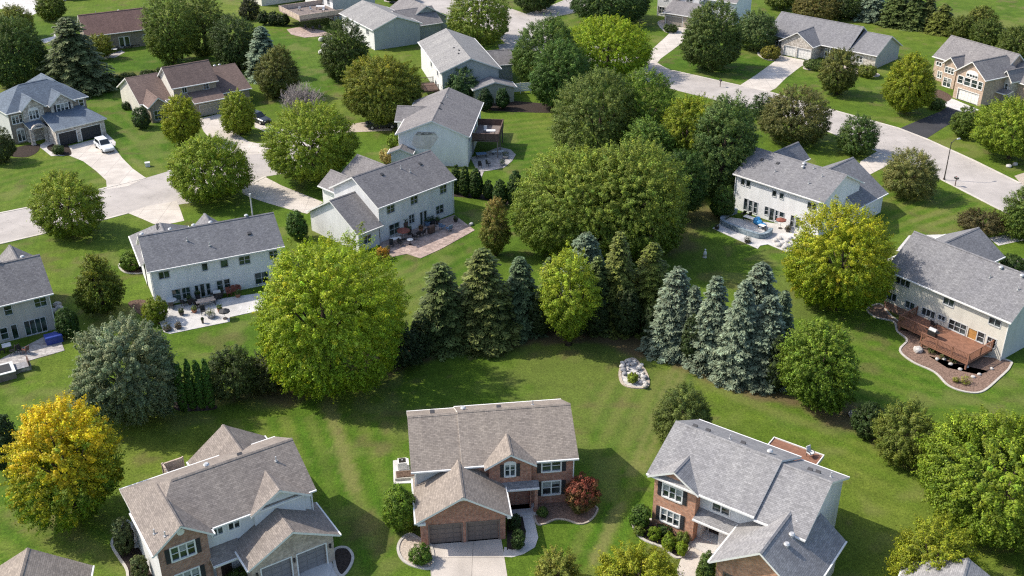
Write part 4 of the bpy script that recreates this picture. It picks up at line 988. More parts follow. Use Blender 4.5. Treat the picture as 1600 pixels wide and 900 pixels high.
def raw_quads(name, V, C, mat, parent):
    me = bpy.data.meshes.new(name); nv = len(V); nf = nv//4
    me.vertices.add(nv); me.vertices.foreach_set('co', V.astype(np.float32).ravel())
    me.loops.add(nv); me.loops.foreach_set('vertex_index', np.arange(nv, dtype=np.int32))
    me.polygons.add(nf); me.polygons.foreach_set('loop_start', (np.arange(nf)*4).astype(np.int32)); me.update(calc_edges=True)
    a = me.attributes.new('Col', 'FLOAT_COLOR', 'POINT')
    a.data.foreach_set('color', np.concatenate([np.clip(C*LEAFK*np.array([1.0, 1.05, .76]), 0, .9), np.ones((nv, 1))], 1).astype(np.float32).ravel())
    me.materials.append(mat); o = bpy.data.objects.new(name, me); COL.objects.link(o); o.parent = parent
    return o

def unit(rs, n):
    d = rs.randn(n, 3); return d/np.linalg.norm(d, axis=1)[:, None]

def vary(rs, base, n, hue=.12, val=.22):
    c = np.tile(np.array(base)[None], (n, 1)) if np.ndim(base) == 1 else np.array(base)
    v = np.exp(rs.randn(n, 1)*val); h = rs.randn(n, 1)*hue
    return np.clip(c*v*np.concatenate([1+h, 1+h*.15, 1-h*.3], 1), .002, .9)

def solve_crown(bb, clear):
    x0, y0, x1, y1 = bb; cx, cy = (x0+x1)/2, (y0+y1)/2; d = PITCH + math.atan((cy-450)/FPX); hc = 4.0
    for _ in range(12):
        X, Y, Z = at(cx, cy, hc); s = FPX/depth(X, Y, Z); rx = (x1-x0)/2/s
        rz = math.sqrt(max(((y1-y0)/2/s)**2 - (rx*math.sin(d))**2, (.42*rx)**2))/math.cos(d); hc = rz + clear
    return X, Y, rx, rz, hc, s

def limbs(parent, hc, rx, rz, rs, r0=None, n=7, mat='bark', trunk_top=None):
    r0 = r0 or .035*(hc+rz)*.6+.06; mb = MB(); tt = trunk_top or hc+.2*rz
    mb.tube([(0, 0, -.1), (.03, .02, hc*.4), (rs.randn()*.1, rs.randn()*.1, tt)], [r0*1.25, r0, r0*.35], 8)
    for i in range(n):
        a = 2*math.pi*(i+rs.rand()*.6)/n; k = .5+.35*rs.rand(); z0 = hc*.45+rs.rand()*hc*.35
        mb.tube([(0, 0, z0), (math.cos(a)*rx*k*.5, math.sin(a)*rx*k*.5, z0+(hc-z0)*.6+.1*rz), (math.cos(a)*rx*k, math.sin(a)*rx*k, hc+rz*(.1+.4*rs.rand()))], [r0*.5, r0*.3, r0*.1], 5)
    mb.build('trunk', M[mat], parent, True)

def tree(name, bb, label, base, cat='tree', clear=1.2, leaf=.30, dens=1.0, rc=None, top=None, topk=.5, spot=None, spotp=.12, rough=.21, seed=None, group=None, val=.2, shape=1.0, trunk=True, gap=0.05, low=-1.0, spray=None, skirt=.14):
    """deciduous tree or shrub: crown from leaf clumps on an uneven ellipsoid; bb = crown outline in the photo"""
    seed = seed if seed is not None else int(bb[0]*7+bb[1]*13) % 99991; rs = np.random.RandomState(seed)
    clear = 0.05; small = (bb[2]-bb[0]) < 60; spray = spray if spray is not None else (.35 if cat == 'shrub' and small else 1.0); X, Y, rx, rz, hc, s = solve_crown(bb, clear); px = s*.64
    e = empty(name, (X, Y, 0), rs.rand()*6.28, label, cat, group)
    rc = rc or min(.46, max(.09*rx+.14, .12)); leaf = min(leaf, rx*.22+.05)
    leaf = max(leaf*.74, 1.25/px) if rx > 1 else leaf
    area = 4*math.pi*((rx*rx*2+rx*rz*4)/6)
    nc = int(max(18, 1.95*area/(math.pi*rc*rc))); d = unit(rs, nc*2); d = d[d[:, 2] > low][:nc]; xt = unit(rs, nc*2); xt = xt[(xt[:, 2] > -.85) & (xt[:, 2] < .15)][:int(nc*.5)]; d = np.concatenate([d, xt]); nc = len(d)
    # low-frequency lumps make the outline uneven
    K = int(18+rx*3); L = unit(rs, K); ak = .45+.55*rs.rand(K); L2 = unit(rs, 7); a2 = rs.randn(7)*rough*.55
    G = (np.exp(-9.0*(1-d@L.T))*ak).max(1) if spray > .2 else np.ones(len(d)); f = .80 + .25*G + (np.exp(-3.0*(1-d@L2.T))*a2).sum(1)
    sh = np.where(d[:, 2] > 0, 1.0, 1.0)
    rad = (.84+.16*rs.rand(nc))*np.clip(f, .68, 1.07); inner = rs.rand(nc) < .22; rad[inner] *= .65; lowm = d[:, 2] < -.25; rad[lowm] = (.94+.1*rs.rand(int(lowm.sum())))*np.clip(f, .74, 1.04)[lowm]; outl = rs.rand(nc) < .07*(spray > .5); rad[outl & ~lowm] *= 1.1
    if shape != 1.0: # >1 narrows the top
        k = np.clip((d[:, 2]+.2), 0, 1.2); hx = 1-.42*(shape-1)*k
    else: hx = np.ones(nc)
    hx = hx*(1 + skirt*np.clip(-d[:, 2], 0, 1))
    Rm = np.array([rx-rc*(.3+.45*spray), rx-rc*(.3+.45*spray), rz-rc*(.25+.4*spray)]); Cc = d*rad[:, None]*np.maximum(Rm, .1); Cc[:, :2] *= hx[:, None]
    if gap: keep = rs.rand(nc) > gap; Cc = Cc[keep]; d = d[keep]; nc = len(Cc)
    rcs = rc*(.7+.6*rs.rand(nc)); nl = np.maximum((dens*9.0*rcs**2/leaf**2).astype(int), 6); tot = int(nl.sum())
    ci = np.repeat(np.arange(nc), nl); u = unit(rs, tot); u = u + d[ci]*.55; u /= np.linalg.norm(u, axis=1)[:, None]
    P = Cc[ci] + u*(rcs[ci]*(.5+.55*rs.rand(tot)**.6))[:, None]*np.array([1, 1, .82])
    P[:, 2] += hc; P = P[P[:, 2] > .05] if True else P; m = (Cc[ci]+u*0)[:, 2] > -1e9
    keep = (Cc[ci]+u*(rcs[ci]*.8)[:, None])[:, 2] + hc > .05
    # colours: leaf tone drifts from clump to clump
    cb = vary(rs, base, nc, .06, val*.8)
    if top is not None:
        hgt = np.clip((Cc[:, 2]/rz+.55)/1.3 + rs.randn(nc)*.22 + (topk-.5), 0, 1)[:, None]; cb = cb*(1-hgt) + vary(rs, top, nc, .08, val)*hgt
    if spot is not None:
        sp = rs.rand(nc) < spotp; cb[sp] = vary(rs, spot, int(sp.sum()), .1, val)
    sp_ = (rs.rand(tot)**1.5*1.5-.35+(rs.rand(tot) < .06)*rs.rand(tot)*1.1)*rcs[ci]*spray*1.35; dd_ = d[ci]*np.array([1, 1, .75])+np.array([0, 0, .06]); P2 = Cc[ci] + u*(rcs[ci]*(.35+.5*rs.rand(tot))*(1.05-.42*np.clip(sp_/rcs[ci], 0, 1.6)))[:, None] + dd_*sp_[:, None]; P2[:, 2] += hc
    k2 = P2[:, 2] > -.9; P2[:, 2] = np.where(P2[:, 2] < .08, .08+.35*rs.rand(tot), P2[:, 2]); P2 = P2[k2]; ci2 = ci[k2]; Nn = (u[k2]*.8 + d[ci2]*.6 + np.array([0, 0, .35]))
    leaf_mesh('crown', P2, Nn, leaf*(.8+.5*rs.rand(len(P2))), leaf*.55*(.8+.5*rs.rand(len(P2))), vary(rs, cb[ci2], len(P2), .06, .28), M['leaf'], e, .75, rs)
    if trunk: limbs(e, hc, rx*.9, rz, rs, n=6 if rx > 1.2 else 4)
    return e

def conifer(name, bb, label, base, tip, cat='tree', dens=1.0, group=None, droop=.22, seed=None, narrow=1.0, leaf=.28, layers=True):
    seed = seed if seed is not None else int(bb[0]*7+bb[1]*13) % 99991; rs = np.random.RandomState(seed)
    x0, y0, x1, y1 = bb; cx = (x0+x1)/2; d = PITCH + math.atan((y1-450)/FPX); Rr = 2.0
    for _ in range(10):
        X, Y, Z = at(cx, y1, .3); s = FPX/depth(X, Y, Z); by = y1 - .85*s*Rr*math.sin(d); X, Y, Z = at(cx, by, .2); s = FPX/depth(X, Y, 2.0); Rr = (x1-x0)/2/s
    lo, hi = 1., 40.
    for _ in range(40):
        H = (lo+hi)/2
        if rowof(X, Y, H) > y0: lo = H
        else: hi = H
    e = empty(name, (X, Y, 0), rs.rand()*6.28, label, cat, group)
    mb = MB(); mb.tube([(0, 0, -.1), (0, 0, H*.5), (0, 0, H*.97)], [.02*H+.05, .012*H+.03, .02], 7)
    wstep = .040+.014*rs.rand(); rfull = 1.30+.14*rs.rand(); rexp = .50+.16*rs.rand(); droop = droop*(.8+.6*rs.rand()); lean = rs.randn(2)*.02; bare = rs.rand()*6.28
    P = []; N = []; Lc = []; D = []; T_ = []; z = .25
    leaf = min(leaf, Rr*.2+.06); k = 0
    while z < H*.985:
        t = z/H; rr = Rr*rfull*np.clip((1-t)*1.02, 0, 1)**rexp*(.9+.2*rs.rand())+.06; nb = max(5, int((12 if rr > 1 else 8)*dens*(.6+.5*rr/Rr)+2)); a0 = rs.rand()*6.28
        for i in range(nb):
            a = a0+6.283*i/nb+rs.randn()*.12; L = rr*(.78+.34*rs.rand()); ca, sa = math.cos(a), math.sin(a); shade = math.exp(rs.randn()*.2)
            if rs.rand() < .07 or (abs((a-bare+3.14) % 6.28-3.14) < .35 and rs.rand() < .35): L *= .55
            m = max(3, int(L/(leaf*.36))); tt = (np.arange(m)+rs.rand(m))/m; tt = .12+.88*tt
            rise = .16*L*(1-t)+.02; dz = -droop*L*tt**1.3*1.2 + rise*np.sin(tt*2.2)*.6 + (t > .8)*.3*L*tt
            if k % 1 == 0 and L > .5: mb.tube([(0, 0, z), (ca*L*.55, sa*L*.55, z-droop*L*.4), (ca*L*.95, sa*L*.95, z-droop*L*1.05)], [.035, .022, .01], 3, cap=False)
            wdt = .36*L*(1-tt)**.5*.9+.09
            for rep in range(5):
                lat = (rs.rand(m)*2-1)*wdt
                px_ = ca*L*tt - sa*lat; py_ = sa*L*tt + ca*lat; pz = z + dz - np.abs(lat)*.25 + rs.randn(m)*.05
                P.append(np.stack([px_+lean[0]*z, py_+lean[1]*z, pz], 1)); N.append(np.stack([ca*.45+rs.randn(m)*.3, sa*.45+rs.randn(m)*.3, .8+rs.rand(m)*.5], 1))
                w = (tt**1.6)[:, None]*(.75+.5*rs.rand(m, 1)); w = np.clip(w, 0, 1); Lc.append((np.array(base)*(1-w)+np.array(tip)*w)*shade)
                dd = np.stack([ca - sa*np.sign(lat)*.7, sa + ca*np.sign(lat)*.7, np.full(m, -droop*1.1)], 1); D.append(dd/np.linalg.norm(dd, axis=1)[:, None])
        z += max(.24, wstep*H*(1-.45*t))/max(.7, dens); k += 1
    P = np.concatenate(P); N = np.concatenate(N); C = np.concatenate(Lc); D = np.concatenate(D); n = len(P)
    B = np.cross(N, D); B /= np.linalg.norm(B, axis=1)[:, None]+1e-9
    ln = (leaf*(.8+.7*rs.rand(n)))[:, None]; wd = (leaf*.42*(.8+.5*rs.rand(n)))[:, None]
    V = np.stack([P-D*ln*.45, P+B*wd*.6, P+D*ln*.6, P-B*wd*.6], 1).reshape(-1, 3)
    raw_quads('foliage', V, np.repeat(vary(rs, C, n, .05, .2), 4, 0), M['needle'], e)
    mb.build('trunk', M['bark'], e, True)
    return e

def bare_shrub(name, bb, label):
    rs = np.random.RandomState(3); X, Y, rx, rz, hc, s = solve_crown(bb, 0); e = empty(name, (X, Y, 0), 0, label, 'shrub'); mb = MB(); H = hc+rz
    for i in range(170):
        a = rs.rand()*6.283; q = rs.rand()**.6; z = H*(1-.45*q*q)*(.75+.25*rs.rand()); p1 = Vector((math.cos(a)*rx*q*.35, math.sin(a)*rx*q*.35, z*.45)); p2 = Vector((math.cos(a)*rx*q, math.sin(a)*rx*q, z))
        mb.tube([(math.cos(a)*.15, math.sin(a)*.15, 0), p1, p2], [.055, .038, .016], 3, cap=False)
        for j in range(7):
            b = p1.lerp(p2, .2+.7*rs.rand()); dv = Vector((rs.randn()*.5, rs.randn()*.5, .55+rs.rand()*.5))*(.6+.5*rs.rand()); mb.tube([b, b+dv*.5, b+dv+Vector((rs.randn()*.2, rs.randn()*.2, 0))], [.026, .02, .012], 3, cap=False)
    mb.build('branches', M['twig'], e)

def arbor(bb, label, group, base=(.045, .085, .022)):
    return tree('arborvitae', bb, label, base, 'shrub', clear=.0, leaf=.15, rc=.17, dens=1.6, group=group, rough=.0, val=.12, shape=1.4, spray=.05, gap=0)

# greens
G_MAPLE = (.090, .150, .018); G_BRIGHT = (.155, .205, .018); G_MID = (.062, .105, .018); G_DARK = (.034, .062, .016); G_OLIVE = (.10, .126, .038)
G_GREY = (.098, .115, .062); G_YEL = (.215, .215, .018); G_LIME = (.165, .215, .02); Y_ORANGE = (.42, .26, .015); G_SAGE = (.085, .115, .05)
B_BASE, B_TIP = (.042, .056, .042), (.140, .165, .150); D_BASE, D_TIP = (.026, .042, .018), (.085, .105, .042); O_BASE, O_TIP = (.040, .052, .016), (.125, .135, .040)

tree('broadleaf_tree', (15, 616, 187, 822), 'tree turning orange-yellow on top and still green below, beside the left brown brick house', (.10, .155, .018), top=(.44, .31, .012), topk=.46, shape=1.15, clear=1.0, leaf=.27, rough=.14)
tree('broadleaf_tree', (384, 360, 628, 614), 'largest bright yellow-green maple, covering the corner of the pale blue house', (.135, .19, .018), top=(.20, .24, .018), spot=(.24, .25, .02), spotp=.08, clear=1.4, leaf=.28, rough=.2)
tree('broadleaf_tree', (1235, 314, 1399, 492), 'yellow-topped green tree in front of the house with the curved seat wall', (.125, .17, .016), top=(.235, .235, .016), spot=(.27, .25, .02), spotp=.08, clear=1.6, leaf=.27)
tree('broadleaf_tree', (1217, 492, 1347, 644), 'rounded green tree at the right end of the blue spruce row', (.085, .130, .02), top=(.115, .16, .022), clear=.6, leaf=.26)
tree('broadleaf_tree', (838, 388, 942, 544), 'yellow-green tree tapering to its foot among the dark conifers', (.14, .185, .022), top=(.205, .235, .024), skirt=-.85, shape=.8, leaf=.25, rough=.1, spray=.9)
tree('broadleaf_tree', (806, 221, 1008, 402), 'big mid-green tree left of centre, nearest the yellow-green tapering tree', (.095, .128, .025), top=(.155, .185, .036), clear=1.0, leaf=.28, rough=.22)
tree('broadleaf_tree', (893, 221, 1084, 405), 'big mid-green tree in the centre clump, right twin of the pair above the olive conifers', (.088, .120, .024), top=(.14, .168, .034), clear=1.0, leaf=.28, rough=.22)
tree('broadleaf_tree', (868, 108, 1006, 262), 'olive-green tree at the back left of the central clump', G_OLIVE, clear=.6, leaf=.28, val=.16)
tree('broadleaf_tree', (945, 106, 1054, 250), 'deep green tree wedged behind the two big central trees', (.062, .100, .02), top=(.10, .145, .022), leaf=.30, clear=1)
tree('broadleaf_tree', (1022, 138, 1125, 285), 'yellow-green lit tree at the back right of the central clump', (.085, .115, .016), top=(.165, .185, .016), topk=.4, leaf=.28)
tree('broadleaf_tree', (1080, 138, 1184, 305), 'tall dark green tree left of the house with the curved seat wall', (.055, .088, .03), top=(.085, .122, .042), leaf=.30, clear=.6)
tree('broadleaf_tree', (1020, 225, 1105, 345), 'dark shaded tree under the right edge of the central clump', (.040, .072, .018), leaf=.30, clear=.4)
tree('broadleaf_tree', (802, 24, 904, 132), 'mid-green round tree behind the dark one by the white fence', (.062, .098, .024), leaf=.32, gap=.1)
tree('broadleaf_tree', (825, 62, 926, 172), 'dark green round tree beside the low white fence', (.040, .076, .02), top=(.06, .10, .025), leaf=.32, clear=1.3)
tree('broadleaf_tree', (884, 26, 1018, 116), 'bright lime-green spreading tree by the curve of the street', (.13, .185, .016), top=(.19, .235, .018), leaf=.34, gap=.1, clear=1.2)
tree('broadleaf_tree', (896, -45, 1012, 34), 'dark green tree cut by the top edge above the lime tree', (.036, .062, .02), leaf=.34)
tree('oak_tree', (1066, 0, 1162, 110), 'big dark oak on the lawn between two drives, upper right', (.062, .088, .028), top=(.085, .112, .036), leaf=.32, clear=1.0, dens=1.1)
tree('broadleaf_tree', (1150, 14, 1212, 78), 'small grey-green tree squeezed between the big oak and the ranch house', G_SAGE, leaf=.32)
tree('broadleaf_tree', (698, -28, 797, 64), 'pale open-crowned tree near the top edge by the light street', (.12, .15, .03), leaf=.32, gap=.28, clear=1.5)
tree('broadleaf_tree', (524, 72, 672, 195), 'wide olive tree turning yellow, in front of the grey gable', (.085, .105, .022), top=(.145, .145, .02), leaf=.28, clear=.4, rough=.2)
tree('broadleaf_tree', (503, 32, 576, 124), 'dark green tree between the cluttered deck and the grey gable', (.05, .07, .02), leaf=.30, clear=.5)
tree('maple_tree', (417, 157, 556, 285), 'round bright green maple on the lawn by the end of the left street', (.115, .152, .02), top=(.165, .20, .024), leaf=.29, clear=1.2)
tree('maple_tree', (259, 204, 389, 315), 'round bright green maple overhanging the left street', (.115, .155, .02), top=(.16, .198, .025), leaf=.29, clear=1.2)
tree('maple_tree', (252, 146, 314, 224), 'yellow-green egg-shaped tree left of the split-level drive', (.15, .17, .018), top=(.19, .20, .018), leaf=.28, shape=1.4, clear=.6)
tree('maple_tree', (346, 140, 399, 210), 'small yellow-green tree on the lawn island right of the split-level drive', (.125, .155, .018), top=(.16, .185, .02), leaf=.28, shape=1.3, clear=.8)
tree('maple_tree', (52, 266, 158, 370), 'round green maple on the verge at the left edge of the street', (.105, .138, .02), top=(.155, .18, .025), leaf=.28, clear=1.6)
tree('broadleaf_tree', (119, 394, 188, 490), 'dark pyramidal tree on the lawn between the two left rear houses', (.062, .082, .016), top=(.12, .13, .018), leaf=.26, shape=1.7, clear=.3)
tree('broadleaf_tree', (120, 496, 279, 664), 'silvery grey-green rounded tree beside the four clipped columns', (.098, .122, .082), top=(.145, .165, .122), leaf=.25, clear=.0, val=.16, dens=1.7, gap=0)
tree('shrub', (324, 538, 402, 626), 'dark olive shrub just right of the four clipped columns', (.046, .062, .024), leaf=.24, cat='shrub', clear=0)
tree('shrub', (380, 545, 460, 612), 'dark shrub tucked beneath the left side of the largest maple', (.04, .048, .018), leaf=.24, cat='shrub', clear=0)
tree('shrub', (592, 505, 668, 572), 'dark blue-green shrub between the largest maple and the first conifer', (.030, .045, .022), leaf=.26, cat='shrub', clear=0)
tree('shrub', (-25, 645, 32, 738), 'dark evergreen cut by the left edge behind the orange-yellow tree', (.030, .048, .022), leaf=.25, cat='shrub', clear=0)
tree('shrub', (220, 461, 262, 505), 'bright green bush at the left end of the wide concrete patio', (.12, .145, .016), leaf=.2, cat='shrub', clear=0)
tree('shrub', (186, 391, 220, 422), 'clipped globe bush in the stone-edged bed by the pale blue house', (.075, .115, .018), leaf=.14, rc=.3, cat='shrub', clear=0, rough=.03)
tree('shrub', (446, 327, 481, 374), 'dark green rounded bush between the pale blue and cool white houses', (.045, .085, .02), leaf=.18, rc=.3, cat='shrub', clear=0, rough=.05)
tree('broadleaf_tree', (751, 307, 798, 400), 'slim young tree with a browning top on the lawn behind the conifers', (.10, .115, .028), top=(.19, .14, .05), topk=.4, leaf=.2, shape=1.6, clear=.2)
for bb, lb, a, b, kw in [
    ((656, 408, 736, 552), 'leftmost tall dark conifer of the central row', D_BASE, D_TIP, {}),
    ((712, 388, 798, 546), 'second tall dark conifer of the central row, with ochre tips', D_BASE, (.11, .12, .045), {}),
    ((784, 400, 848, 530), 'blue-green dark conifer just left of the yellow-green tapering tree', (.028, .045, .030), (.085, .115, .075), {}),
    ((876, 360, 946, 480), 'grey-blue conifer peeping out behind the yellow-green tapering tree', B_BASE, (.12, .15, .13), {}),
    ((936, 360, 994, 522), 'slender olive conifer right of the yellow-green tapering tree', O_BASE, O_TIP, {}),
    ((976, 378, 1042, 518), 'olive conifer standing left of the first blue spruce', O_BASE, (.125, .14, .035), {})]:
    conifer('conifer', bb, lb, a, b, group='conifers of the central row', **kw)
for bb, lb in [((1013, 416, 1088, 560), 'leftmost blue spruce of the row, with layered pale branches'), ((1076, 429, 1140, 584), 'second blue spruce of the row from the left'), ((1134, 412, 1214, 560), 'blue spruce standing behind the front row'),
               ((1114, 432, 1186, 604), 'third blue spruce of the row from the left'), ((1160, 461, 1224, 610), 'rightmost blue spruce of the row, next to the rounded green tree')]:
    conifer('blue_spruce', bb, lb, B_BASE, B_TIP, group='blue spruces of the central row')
tree('shrub', (1110, 287, 1149, 340), 'rounded green bush against the left corner of the pale blue-white house', (.05, .085, .02), leaf=.2, cat='shrub', clear=0, rough=.05)
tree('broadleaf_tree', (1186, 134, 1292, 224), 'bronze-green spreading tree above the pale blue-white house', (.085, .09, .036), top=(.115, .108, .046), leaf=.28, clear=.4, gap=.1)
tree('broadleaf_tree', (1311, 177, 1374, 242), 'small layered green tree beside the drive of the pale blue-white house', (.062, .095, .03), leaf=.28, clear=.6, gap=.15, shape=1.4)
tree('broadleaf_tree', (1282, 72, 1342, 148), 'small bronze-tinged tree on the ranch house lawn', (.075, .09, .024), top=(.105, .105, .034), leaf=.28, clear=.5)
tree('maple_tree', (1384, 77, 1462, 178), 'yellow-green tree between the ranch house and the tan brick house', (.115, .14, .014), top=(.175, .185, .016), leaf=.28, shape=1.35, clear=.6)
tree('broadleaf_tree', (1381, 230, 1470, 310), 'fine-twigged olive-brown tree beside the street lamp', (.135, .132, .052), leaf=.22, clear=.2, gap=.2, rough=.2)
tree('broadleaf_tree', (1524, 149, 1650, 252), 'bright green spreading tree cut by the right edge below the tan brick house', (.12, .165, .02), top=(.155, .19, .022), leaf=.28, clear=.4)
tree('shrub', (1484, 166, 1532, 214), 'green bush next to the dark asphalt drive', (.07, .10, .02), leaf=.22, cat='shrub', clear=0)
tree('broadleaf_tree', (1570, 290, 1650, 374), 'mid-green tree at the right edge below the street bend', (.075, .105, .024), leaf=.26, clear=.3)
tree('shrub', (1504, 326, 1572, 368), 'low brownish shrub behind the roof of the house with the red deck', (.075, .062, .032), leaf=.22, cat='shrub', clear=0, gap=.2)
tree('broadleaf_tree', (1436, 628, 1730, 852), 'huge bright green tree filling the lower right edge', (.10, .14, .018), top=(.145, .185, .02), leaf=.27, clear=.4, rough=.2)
tree('shrub', (1400, 806, 1528, 935), 'rounded yellow-green bush at the bottom right below the huge tree', (.165, .18, .018), leaf=.22, cat='shrub', clear=.2, rough=.08)
tree('shrub', (1368, 622, 1472, 726), 'rounded olive bush on the bare strip right of the red rear deck', (.105, .122, .028), leaf=.2, cat='shrub', clear=0, rough=.12)
tree('shrub', (1334, 626, 1384, 684), 'low dark ivy-like shrub beside the rounded olive bush', (.032, .052, .018), leaf=.2, cat='shrub', clear=0)
tree('shrub', (1024, 597, 1112, 700), 'dense conical clipped bush behind the orange brick house', (.085, .105, .032), leaf=.17, rc=.4, cat='shrub', clear=0, shape=1.35, rough=.05)
tree('shrub', (936, 849, 1062, 950), 'bright yellow-green bush cut by the bottom edge left of the curved walk', (.20, .205, .022), leaf=.2, cat='shrub', clear=0)
tree('shrub', (834, 858, 908, 925), 'small yellow-olive bush cut by the bottom edge right of the centre drive', (.15, .15, .035), leaf=.18, cat='shrub', clear=0)
tree('shrub', (598, 754, 655, 830), 'loose green bush against the left wall of the centre garage', (.095, .145, .02), leaf=.2, cat='shrub', clear=0, gap=.15, rough=.22)
tree('shrub', (883, 741, 937, 800), 'red-leaved small tree at the corner of the centre brick house', (.10, .085, .035), top=(.155, .043, .036), topk=.6, leaf=.18, cat='shrub', clear=.4, gap=.1)
tree('shrub', (639, 848, 675, 882), 'clipped round bush in the gravel ring by the centre drive', (.065, .105, .02), leaf=.12, rc=.25, cat='shrub', clear=0, rough=.03)
GB = 'round bushes in the bed of the orange brick house'
for bb, lb, c in [((1012, 820, 1033, 844), 'clipped light green bush, second from the left in the stone-edged front bed', (.12, .17, .02)), ((1034, 832, 1057, 858), 'clipped light green bush in the middle of the stone-edged front bed', (.12, .165, .02)),
                  ((1056, 845, 1075, 867), 'brightest lime bush at the right end of the front bed beside the curved walk', (.15, .20, .02)), ((1056, 829, 1078, 850), 'olive-green bush behind the lime one beside the curved walk', (.11, .14, .035)), ((990, 819, 1007, 836), 'smallest bush at the left tip of the stone-edged front bed', (.11, .14, .03))]:
    tree('shrub', bb, lb, c, 'shrub', clear=0, leaf=.1, rc=.18, rough=.04, group=GB)
tree('shrub', (983, 783, 1019, 826), 'larger loose green shrub at the brick corner of the orange house', (.06, .10, .022), leaf=.16, cat='shrub', clear=0, group=GB)
tree('shrub', (1026, 818, 1052, 836), 'dark low shrub under the front windows of the orange brick house', (.035, .06, .02), leaf=.14, cat='shrub', clear=0, group=GB)
tree('shrub', (798, 826, 820, 858), 'low dark planting between the centre garage and its curved walk', (.045, .07, .025), leaf=.14, cat='shrub', clear=0)
tree('shrub', (795, 800, 814, 828), 'dark green shrub beside the porch of the centre brick house', (.03, .05, .018), leaf=.14, cat='shrub', clear=0)
tree('shrub', (838, 790, 858, 808), 'little green shrub at the left of the pinkish bark bed', (.07, .10, .03), leaf=.12, cat='shrub', clear=0)
tree('shrub', (1090, 858, 1120, 915), 'green ground bushes inside the curve of the right-hand walk', (.065, .095, .025), leaf=.15, cat='shrub', clear=0)
tree('shrub', (176, 808, 206, 866), 'grey-green shrub along the left wall of the brown brick wing', (.06, .075, .038), leaf=.16, cat='shrub', clear=0)
tree('shrub', (206, 866, 232, 905), 'low grey-green shrub at the front left corner of the brown brick wing', (.07, .085, .04), leaf=.15, cat='shrub', clear=0)
tree('shrub', (356, 886, 388, 915), 'dark green bush by the porch of the brown brick wing', (.05, .075, .02), leaf=.14, cat='shrub', clear=0)
# upper left
tree('broadleaf_tree', (-35, 22, 72, 138), 'dark green tree in the upper left corner', (.042, .068, .022), top=(.07, .10, .03), leaf=.34, clear=1.2)
tree('broadleaf_tree', (-8, 5, 50, 60), 'yellowish tree behind the dark one in the upper left corner', (.12, .13, .03), leaf=.34)
conifer('conifer', (78, 26, 168, 150), 'dark conifer in front of the rust-roofed ranch', (.032, .046, .026), (.10, .115, .065), leaf=.42)
tree('broadleaf_tree', (130, 51, 174, 92), 'small yellow-green tree at the left end of the ranch patio', (.145, .15, .03), leaf=.3, clear=.3)
tree('broadleaf_tree', (56, -14, 102, 30), 'green tree at the top edge beside the pale drive', (.085, .105, .022), leaf=.34)
tree('broadleaf_tree', (222, -12, 304, 98), 'tall pale green tree beside the rust-roofed ranch', (.095, .125, .03), leaf=.32, gap=.18, clear=1.2)
tree('broadleaf_tree', (284, -18, 348, 84), 'olive-green tree at the top edge behind the split-level', (.088, .11, .03), leaf=.32, gap=.15)
tree('broadleaf_tree', (330, 24, 408, 108), 'dark green tree behind the right wing of the split-level', (.045, .066, .024), leaf=.32, clear=.6)
tree('broadleaf_tree', (374, -6, 404, 30), 'small dark purple-green tree near the top edge', (.035, .038, .022), leaf=.3)
conifer('blue_spruce', (388, 40, 440, 125), 'pale blue spruce behind the olive tree, upper left', (.045, .065, .055), (.14, .175, .155), leaf=.4)
tree('broadleaf_tree', (398, 68, 466, 152), 'olive pyramidal tree in front of the pale blue spruce', (.075, .082, .028), top=(.11, .11, .036), leaf=.3, shape=1.5, clear=.2)
bare_shrub('bare_shrub', (432, 126, 512, 188), 'leafless grey shrub of bare branches above the round maple')
tree('broadleaf_tree', (690, 104, 750, 156), 'blue-green tree against the wall of the grey-green gabled house', (.052, .088, .04), top=(.07, .11, .05), leaf=.28, clear=.3)
tree('shrub', (206, 164, 234, 200), 'dark round shrub at the left corner of the split-level', (.038, .06, .026), leaf=.24, cat='shrub', clear=0)
tree('shrub', (-25, 196, 22, 254), 'dark shrub at the left edge beside the stone house', (.055, .066, .026), leaf=.26, cat='shrub', clear=0)
tree('shrub', (80, 226, 100, 241), 'low shrub beside the walk of the stone house', (.05, .07, .03), leaf=.18, cat='shrub', clear=0)
tree('shrub', (190, 158, 203, 171), 'tiny dark bush by the pale end wall of the split-level', (.03, .05, .02), leaf=.18, cat='shrub', clear=0)
tree('shrub', (592, 232, 616, 256), 'straw-coloured ornamental grass clump by the low roof', (.32, .25, .12), leaf=.2, cat='shrub', clear=0)
tree('shrub', (604, 208, 624, 230), 'pale green bush on the lawn left of the stained gable', (.13, .18, .03), leaf=.2, cat='shrub', clear=0)
tree('shrub', (585, 383, 609, 405), 'orange-leaved bush at the left end of the paver patio', (.22, .14, .03), top=(.28, .15, .022), leaf=.16, cat='shrub', clear=0, rough=.35, gap=.3)
tree('shrub', (1446, 150, 1478, 170), 'low green planting in the front bed of the tan brick house', (.085, .11, .035), leaf=.2, cat='shrub', clear=0)
tree('shrub', (1256, 94, 1288, 106), 'low green planting beside the garage of the ranch house', (.06, .085, .024), leaf=.22, cat='shrub', clear=0)
tree('shrub', (1338, 100, 1372, 120), 'low golden planting at the corner of the ranch house', (.11, .125, .03), leaf=.22, cat='shrub', clear=0)
tree('shrub', (1190, 70, 1220, 92), 'rust and green planting at the left of the ranch house', (.13, .12, .028), leaf=.22, cat='shrub', clear=0)
tree('shrub', (1036, 37, 1060, 50), 'low green planting in the oval gravel bed at the top', (.045, .065, .022), leaf=.22, cat='shrub', clear=0)
tree('shrub', (980, 581, 998, 598), 'yellow-green tuft planted in the boulder ring', (.16, .19, .03), leaf=.14, cat='shrub', clear=0)
